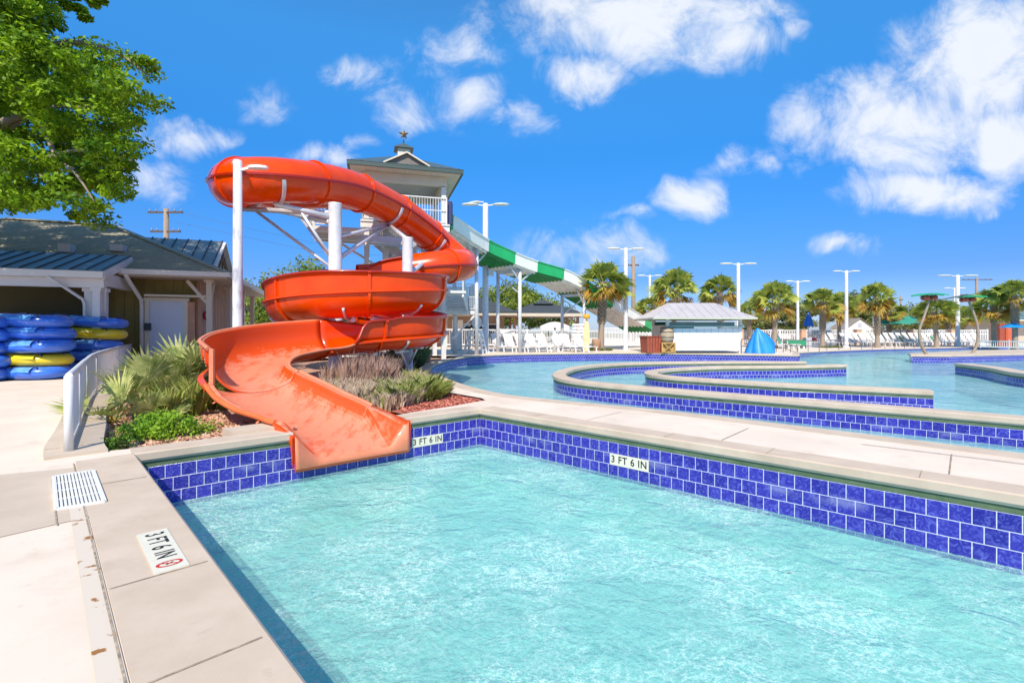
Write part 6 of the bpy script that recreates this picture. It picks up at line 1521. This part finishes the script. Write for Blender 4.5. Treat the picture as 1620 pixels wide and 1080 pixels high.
# bin, barrel, crate
p = P(1029, 558, 29.6); t = thing('trash_bin', 'red brown slatted trash bin left of the barrel', 'trash bin', (p.x, p.y, 0), R(12)); M_rb = mat('red_brown_board', (.34, .07, .035), .6, var=.15, vs=5)
mb = MB()
for s in range(5):
    for (ax, sg) in (('x', -1), ('x', 1), ('y', -1), ('y', 1)):
        q = -.34+s*.17
        if ax == 'x': mb.bar((q, sg*.40, .02), (q*1.12, sg*.46, 1.0), .155, .03, Vector((0, 1, 0)))
        else: mb.bar((sg*.40, q, .02), (sg*.46, q*1.12, 1.0), .03, .155, Vector((0, 1, 0)))
mb.box((0, 0, .5), (.72, .72, .95)); mb.done('body', M_rb, t); mb = MB(); mb.box((0, 0, 1.02), (1.02, 1.02, .06)); mb.done('lid', M_rb, t)
p = P(1055, 559, 29.3); t = thing('wooden_crate', 'yellow brown wooden crate stand under the barrel', 'crate', (p.x, p.y, 0)); M_cr = mat('ochre_wood', (.48, .28, .09), .7, var=.2, vs=6)
mb = MB(); mb.box((0, 0, .62), (.82, .7, .06)); mb.box((0, 0, .08), (.82, .7, .06)); mb.bar((-.38, -.34, .05), (.3, -.34, .62), .09, .04); mb.bar((.38, -.34, .05), (-.3, -.34, .62), .09, .04)
mb.box((0, .05, .35), (.7, .5, .5)); mb.done('frame', M_cr, t)
for sx in (-1, 1):
    for sy in (-1, 1): MB().box((sx*.38, sy*.31, .3), (.08, .08, .6)).done('leg', M_cr, t)
t = thing('barrel', 'old wooden barrel with metal hoops standing on the crate', 'barrel', (p.x, p.y, .65))
MB().lathe((0, 0, 0), [(0, 0), (.34, 0), (.40, .25), (.42, .45), (.40, .65), (.34, .92), (.32, .92), (.31, .88), (0, .88)], 24).done('staves', mat('barrel_wood', (.36, .26, .17), .8, col2=(.48, .38, .27), vs=7, vsx=(4, 4, .6)), t)
for z, r in ((.08, .365), (.3, .412), (.62, .408), (.84, .36)): MB().lathe((0, 0, z), [(r-.01, 0), (r+.012, 0), (r+.012, .055), (r-.01, .055)], 24).done('hoop', mat('rusty_hoop', (.20, .15, .12), .5, metal=.5), t)
# blue covered equipment
p = P(1202, 560, 29.4); n = 40; lv = 14; rr = random.Random(4); vs = []
for k in range(lv+1):
    f = k/lv
    for j in range(n):
        a = 2*math.pi*j/n; fold = 1+.11*(1-f)**.5*math.sin(a*6+1.0+f*1.6)+.05*math.sin(a*13+f*3)
        rx = (.84*(1-f)**.85+.02)*fold; ry = (.62*(1-f)**.75+.02)*fold; cx_ = -.14*f+(.34*(math.sin(math.pi*min(1, f*1.05)))**1.5*(1 if math.cos(a) > 0 else .0)*abs(math.cos(a)))
        vs.append((rx*math.cos(a)*(1 if f < .95 else .8)+cx_-.0, ry*math.sin(a), f*1.52+.02-.10*(1-f)*0))
mb = MB(); mb.smooth = True; mb.add(vs, [(k*n+j, k*n+(j+1) % n, (k+1)*n+(j+1) % n, (k+1)*n+j) for k in range(lv) for j in range(n)]); mb.smooth = False; mb.add(vs[-n:], [tuple(range(n))])
o = mb.done('covered_equipment', mat('bright_blue_tarp', (.015, .20, .62), .45, col2=(.02, .28, .75), vs=2)); o.location = (p.x, p.y, 0); tag(o, 'bright blue tarpaulin draped to a peak over poolside equipment', 'tarp cover')
# green box, umbrellas, gable, sprayers
p = P(1257, 0, 45); t = thing('green_bin', 'flat green covered box between lounge chairs and lamp', 'box', (p.x, 45, -.28)); MB().box((0, 0, .55), (1.7, .8, .5)).done('cover', mat('green_cover', (.02, .26, .12), .6, var=.1, vs=3), t)
for sx in (-.7, .7): MB().box((sx, 0, .18), (.12, .6, .36)).done('leg', M_plastic, t)
MB().box((1.15, 0, .5), (.5, .6, 1.0)).done('side_bin', mat('grey_bin', (.42, .42, .45), .6), t)
def sprof(c, r, zt, zb, n=8, sag=.25):
    vs = [(c[0], c[1], zt)]+[(c[0]+r*math.cos(2*math.pi*k/n+.2), c[1]+r*math.sin(2*math.pi*k/n+.2), zb) for k in range(n)]
    return vs, [(0, 1+k, 1+(k+1) % n) for k in range(n)]
p = P(1279, 0, 50); t = thing('closed_umbrella', 'closed blue umbrella on a pole left of a palm', 'umbrella', (p.x, 50, -.28))
MB().tube([(0, 0, 0), (0, 0, 3.0)], .04, 8).done('pole', M_white, t)
zt = P(1279, 494, 50).z+.28; zb = P(1279, 516, 50).z+.28
mb = MB(); n = 16; vs = []
for k in range(9):
    f = k/8
    for j in range(n): a = 2*math.pi*j/n; r = (.05+.46*f**.8)*(1+.22*math.sin(a*4)*f); vs.append((r*math.cos(a), r*math.sin(a), zt-(zt-zb)*f))
mb.smooth = True; mb.add(vs, [(k*n+j, k*n+(j+1) % n, (k+1)*n+(j+1) % n, (k+1)*n+j) for k in range(8) for j in range(n)]); mb.done('canopy', mat('royal_blue_cloth', (.01, .13, .55), .7, var=.1, vs=4), t)
def table_(px, Y, lab, m):
    p = P(px, 0, Y); t = thing('side_table', lab, 'side table', (p.x, Y, -.28)); MB().lathe((0, 0, .55), [(0, 0), (.38, 0), (.40, .03), (.38, .05), (0, .05)], 18).done('top', m, t); MB().lathe((0, 0, 0), [(0, 0), (.25, .0), (.24, .03), (.05, .06), (.05, .55)], 12).done('pedestal', M_plastic, t)
table_(1284, 49.3, 'small round white table under the closed blue umbrella', M_plastic)
table_(1335, 49.5, 'dark red round table beside the lamp left of the white gable', mat('dark_red_table', (.34, .05, .05), .5))
p = P(1286, 0, 49.3); tag(MB().lathe((p.x, 49.3, .33), [(0, 0), (.32, .0), (.36, .22), (.2, .3), (0, .3)], 14).done('red_float', mat('red_vinyl', (.55, .03, .05), .4)), 'red float lying on the white table under the blue umbrella', 'float')
p = P(1426, 0, 55); t = thing('green_umbrella', 'wide dark green open shade umbrella in front of the fence', 'umbrella', (p.x, 55, -.28)); zt = P(0, 496, 55).z+.28; zb = P(0, 513.5, 55).z+.28
vs = []; n = 8; mb = MB(); lv = 6
for k in range(lv+1):
    f = k/lv; r = 2.45*f+.02
    for j in range(n*4):
        a = 2*math.pi*j/(n*4)+.3; ss = abs(((j/4) % 1)-.5)*2; vs.append((r*(1-.05*(1-ss)*f)*math.cos(a), r*(1-.05*(1-ss)*f)*math.sin(a), zt-(zt-zb)*(f**1.25)*(1-.12*(1-ss)*f)))
mb.add(vs, [(k*n*4+j, k*n*4+(j+1) % (n*4), (k+1)*n*4+(j+1) % (n*4), (k+1)*n*4+j) for k in range(lv) for j in range(n*4)]); mb.done('canopy', mat('green_cloth', (.03, .24, .17), .8, var=.08, vs=2), t)
MB().tube([(0, 0, 0), (0, 0, zt)], .05, 8).done('pole', M_steel, t)
p = P(1360, 0, 64); t = thing('white_shed', 'white gabled shed behind the fence with a small vent', 'shed', (p.x, 64, -.3)); zt = P(0, 503.5, 64).z+.3; zb = P(0, 518, 64).z+.3; hw2 = 1.75
MB().add([(-hw2, 0, 0), (hw2, 0, 0), (hw2, 0, zb), (0, 0, zt), (-hw2, 0, zb), (-hw2, 3, 0), (hw2, 3, 0), (hw2, 3, zb), (0, 3, zt), (-hw2, 3, zb)], [(0, 1, 2, 3, 4), (9, 8, 7, 6, 5), (0, 4, 9, 5), (1, 6, 7, 2)]).done('wall', mat('cream_white_wall', (.72, .68, .58), .7), t)
mb = MB(); mb.add([(-hw2-.25, -.25, zb-.15), (0, -.25, zt+.06), (0, 3.2, zt+.06), (-hw2-.25, 3.2, zb-.15), (hw2+.25, -.25, zb-.15), (hw2+.25, 3.2, zb-.15)], [(0, 1, 2, 3), (1, 4, 5, 2)]); mb.done('roof', mat('grey_brown_shingle', (.30, .25, .19), .8), t)
MB().box((0, -.02, zt-.9), (.5, .05, .5)).done('vent', mat('grey_vent', (.45, .47, .5), .5), t)
def ball(mb, c, r, n=10):
    mb.lathe(c, [(r*math.sin(math.pi*k/n)+1e-4, -r*math.cos(math.pi*k/n)) for k in range(n+1)], 12)
def sprayer(pts, Y, lab, seed):
    t = thing('palm_sprayer', lab, 'water feature', (0, 0, 0)); q = [P(px, py, Y) for px, py in pts]; path = [Vector(v) for v in cr(q, 6)]; n = len(path)
    MB().tube(path, [.088-.035*k/(n-1) for k in range(n)], 12).done('curved_stem', mat('brown_sprayer_stem', (.26, .19, .13), .6, col2=(.36, .28, .20), vs=3), t)
    tp = path[-1]; rr = random.Random(seed)
    mb = MB()
    for k in range(9):
        a = 6.283*k/9; d = Vector((math.cos(a), math.sin(a), 0)); s_ = Vector((-d.y, d.x, 0)); w = .17; m_ = 6; vs = []
        for i in range(m_+1):
            f = i/m_; ww = w*math.sin(math.pi*min(1, .12+f*.88))**.7; c = tp+d*(.88*f)+Vector((0, 0, .24-.10*f*f+.03)); 
            vs += [c-s_*ww-Vector((0, 0, .06)), c, c+s_*ww-Vector((0, 0, .06)), c-Vector((0, 0, .05))]
        mb.add(vs, [(4*i+j, 4*i+(j+1) % 4, 4*i+4+(j+1) % 4, 4*i+4+j) for i in range(m_) for j in range(4)])
    mb.done('green_leaves', mat('green_sprayer_leaf', (.01, .33, .13), .4, var=.15, vs=3), t, fix=True)
    for k in range(4):
        a = 6.283*k/4+.5; mb = MB(); ball(mb, tp+Vector((math.cos(a)*.27, math.sin(a)*.27, -.0)), .15); mb.done('coconut', mat('red_coconut', (.42, .07, .04), .5, var=.15, vs=4), t)
sprayer([(1466, 561.5), (1459, 549), (1455, 535), (1455, 520), (1461, 503), (1467, 485), (1470, 471)], 28.4, 'left curved palm sprayer with flat green leaves and red coconuts', 1)
sprayer([(1538, 559), (1544, 548), (1547, 535), (1546, 515), (1541, 497), (1534, 480), (1531, 474)], 30.0, 'right curved palm sprayer leaning left, with green leaves', 2)
MB_ = MB().tube([P(1478, 476, 28.5), P(1505, 471, 29), P(1530, 466, 30)], .04, 6).done('spray_pipe', M_rail); tag(MB_, 'thin dark pipe linking the two curved palm sprayers', 'pipe')
p = P(1583, 0, 50); t = thing('changing_booth', 'orange red booth beside the blue umbrella at the right', 'booth', (p.x, 50, -.28), R(10)); zt = P(0, 512, 50).z+.28
M_ob = mat('orange_red_panel', (.58, .12, .05), .5, var=.1, vs=3); MB().box((-.35, 0, zt/2), (.65, .8, zt)).done('left_panel', M_rb, t); MB().box((.45, -.05, zt/2-.05), (.9, .9, zt-.1)).done('right_panel', M_ob, t); MB().box((.45, -.52, zt/2), (.6, .03, zt*.8)).done('door', M_ob, t)
p = P(1603, 0, 44); t = thing('blue_umbrella', 'bright blue open umbrella at the right edge', 'umbrella', (p.x, 44, -.28), R(0)); zt = P(0, 509.5, 44).z+.28
mb = MB(); vs, fs = sprof((0, 0), 1.0, zt, zt-.5, 8); mb.add(vs, fs); mb.done('canopy', mat('cyan_blue_cloth', (.01, .25, .62), .6), t); MB().tube([(0, 0, 0), (0, 0, zt)], .03, 8).done('pole', M_white, t)
p = P(1620, 0, 62); t = thing('bath_house', 'long building with green metal roof at the right edge', 'building', (p.x+2, 62, -.3)); zr_ = P(0, 487, 62).z+.3; ze2 = P(0, 505, 62).z+.3
mb = MB(); mb.box((0, 3, ze2/2-.1), (9.5, 5, ze2-.2)); mb.done('wall', mat('cream_wall', (.50, .42, .33), .8), t); MB().box((1.6, .44, 1.2), (3.4, .1, 1.7)).done('opening', M_dark, t)
mb = MB(); hip(mb, 5.6, 3.8, 0, zr_-ze2, 2.8); o = mb.done('roof', M_roofg, t); o.location = (0, 2.5, ze2); o.data.materials[0] = mat('teal_green_roof', (.10, .19, .18), .5, var=.1, vs=1); MB().box((0, 0, -.12), (11.1, 7.5, .2)).done('fascia', M_soff, o)
# vehicles parked beyond the fences, little more than roofs showing
def vehicle(px, Y, ln, hg_, col, lab, rz=0, van=False):
    p = P(px, 0, Y); t = thing('parked_car', lab, 'car', (p.x, Y, -.3), rz); m = mat('car_paint_'+'_'.join(str(int(c*100)) for c in col), col, .25, coat=.6)
    if van: pr_ = [(-ln/2, .35), (ln/2, .35), (ln/2, 1.0), (ln/2-.5, hg_*.62), (ln/2-.9, hg_), (-ln/2+.15, hg_), (-ln/2, 1.0)]
    else: pr_ = [(-ln/2, .35), (ln/2, .35), (ln/2, .78), (ln/2-.9, .95), (ln/2-1.6, hg_), (-ln/2+1.0, hg_), (-ln/2+.3, 1.0), (-ln/2, .9)]
    k = len(pr_); W2 = .88; mb = MB(); mb.add([(x, -W2, z) for x, z in pr_]+[(x, W2, z) for x, z in pr_], [tuple(range(k)), tuple(range(k, 2*k))[::-1]]+[(i, (i+1) % k, (i+1) % k+k, i+k) for i in range(k)]); mb.done('body', m, t, fix=True)
    mb = MB(); mb.add([(ln/2-1.05, -W2-.01, 1.0), (ln/2-1.6, -W2-.01, hg_-.1), (-ln/2+1.0, -W2-.01, hg_-.1), (-ln/2+.55, -W2-.01, 1.0)], [(0, 1, 2, 3)]); mb.done('side_window', M_glass, t)
    for x in (-ln/2+.85, ln/2-.85):
        o = MB().tube([(x, -W2-.02, .34), (x, -W2+.2, .34)], .34, 16).done('wheel', mat('tyre', (.02, .02, .02), .8), t); MB().tube([(x, -W2-.03, .34), (x, -W2, .34)], .2, 12).done('rim', M_steel, o)
vehicle(1205, 76, 4.6, 1.75, (.03, .03, .035), 'dark car parked behind the fence right of the kiosk'); vehicle(1295, 80, 4.6, 1.7, (.10, .08, .08), 'dark parked car seen behind the closed blue umbrella', 0)
vehicle(1240, 84, 4.8, 1.9, (.55, .55, .56), 'silver parked car beyond the fence near the slim lamp', 0, True); vehicle(1556, 78, 5, 2.0, (.05, .06, .08), 'dark parked van left of the orange booth', 0, True); vehicle(1530, 82, 4.6, 1.6, (.6, .6, .62), 'pale parked car behind the right sprayer stem')
vehicle(1395, 86, 4.6, 1.7, (.5, .5, .52), 'grey parked car beneath the ragged palm', 0); vehicle(1320, 88, 4.8, 1.8, (.07, .08, .1), 'dark blue parked car left of the white gable')
# pool light marks and swim signs: small brown leaf on the water
mb = MB(); q = G(1249, 908, WL1); mb.add([(q.x-.02, q.y, WL1+.012), (q.x, q.y-.008, WL1+.014), (q.x+.02, q.y+.004, WL1+.012), (q.x, q.y+.01, WL1+.014)], [(0, 1, 2, 3)]); tag(mb.done('fallen_leaf', mat('brown_leaf', (.25, .10, .03), .8)), 'small brown leaf floating on the pool', 'leaf')
q = G(697, 748, WL1-.7); o = MB().lathe((q.x, q.y, WL1-.72), [(0, 0), (.26, 0), (.26, .03), (.22, .05), (0, .06)], 24).done('floor_drain', mat('grey_drain', (.06, .08, .08), .6)); tag(o, 'round dark drain cover on the floor of the near pool', 'drain')
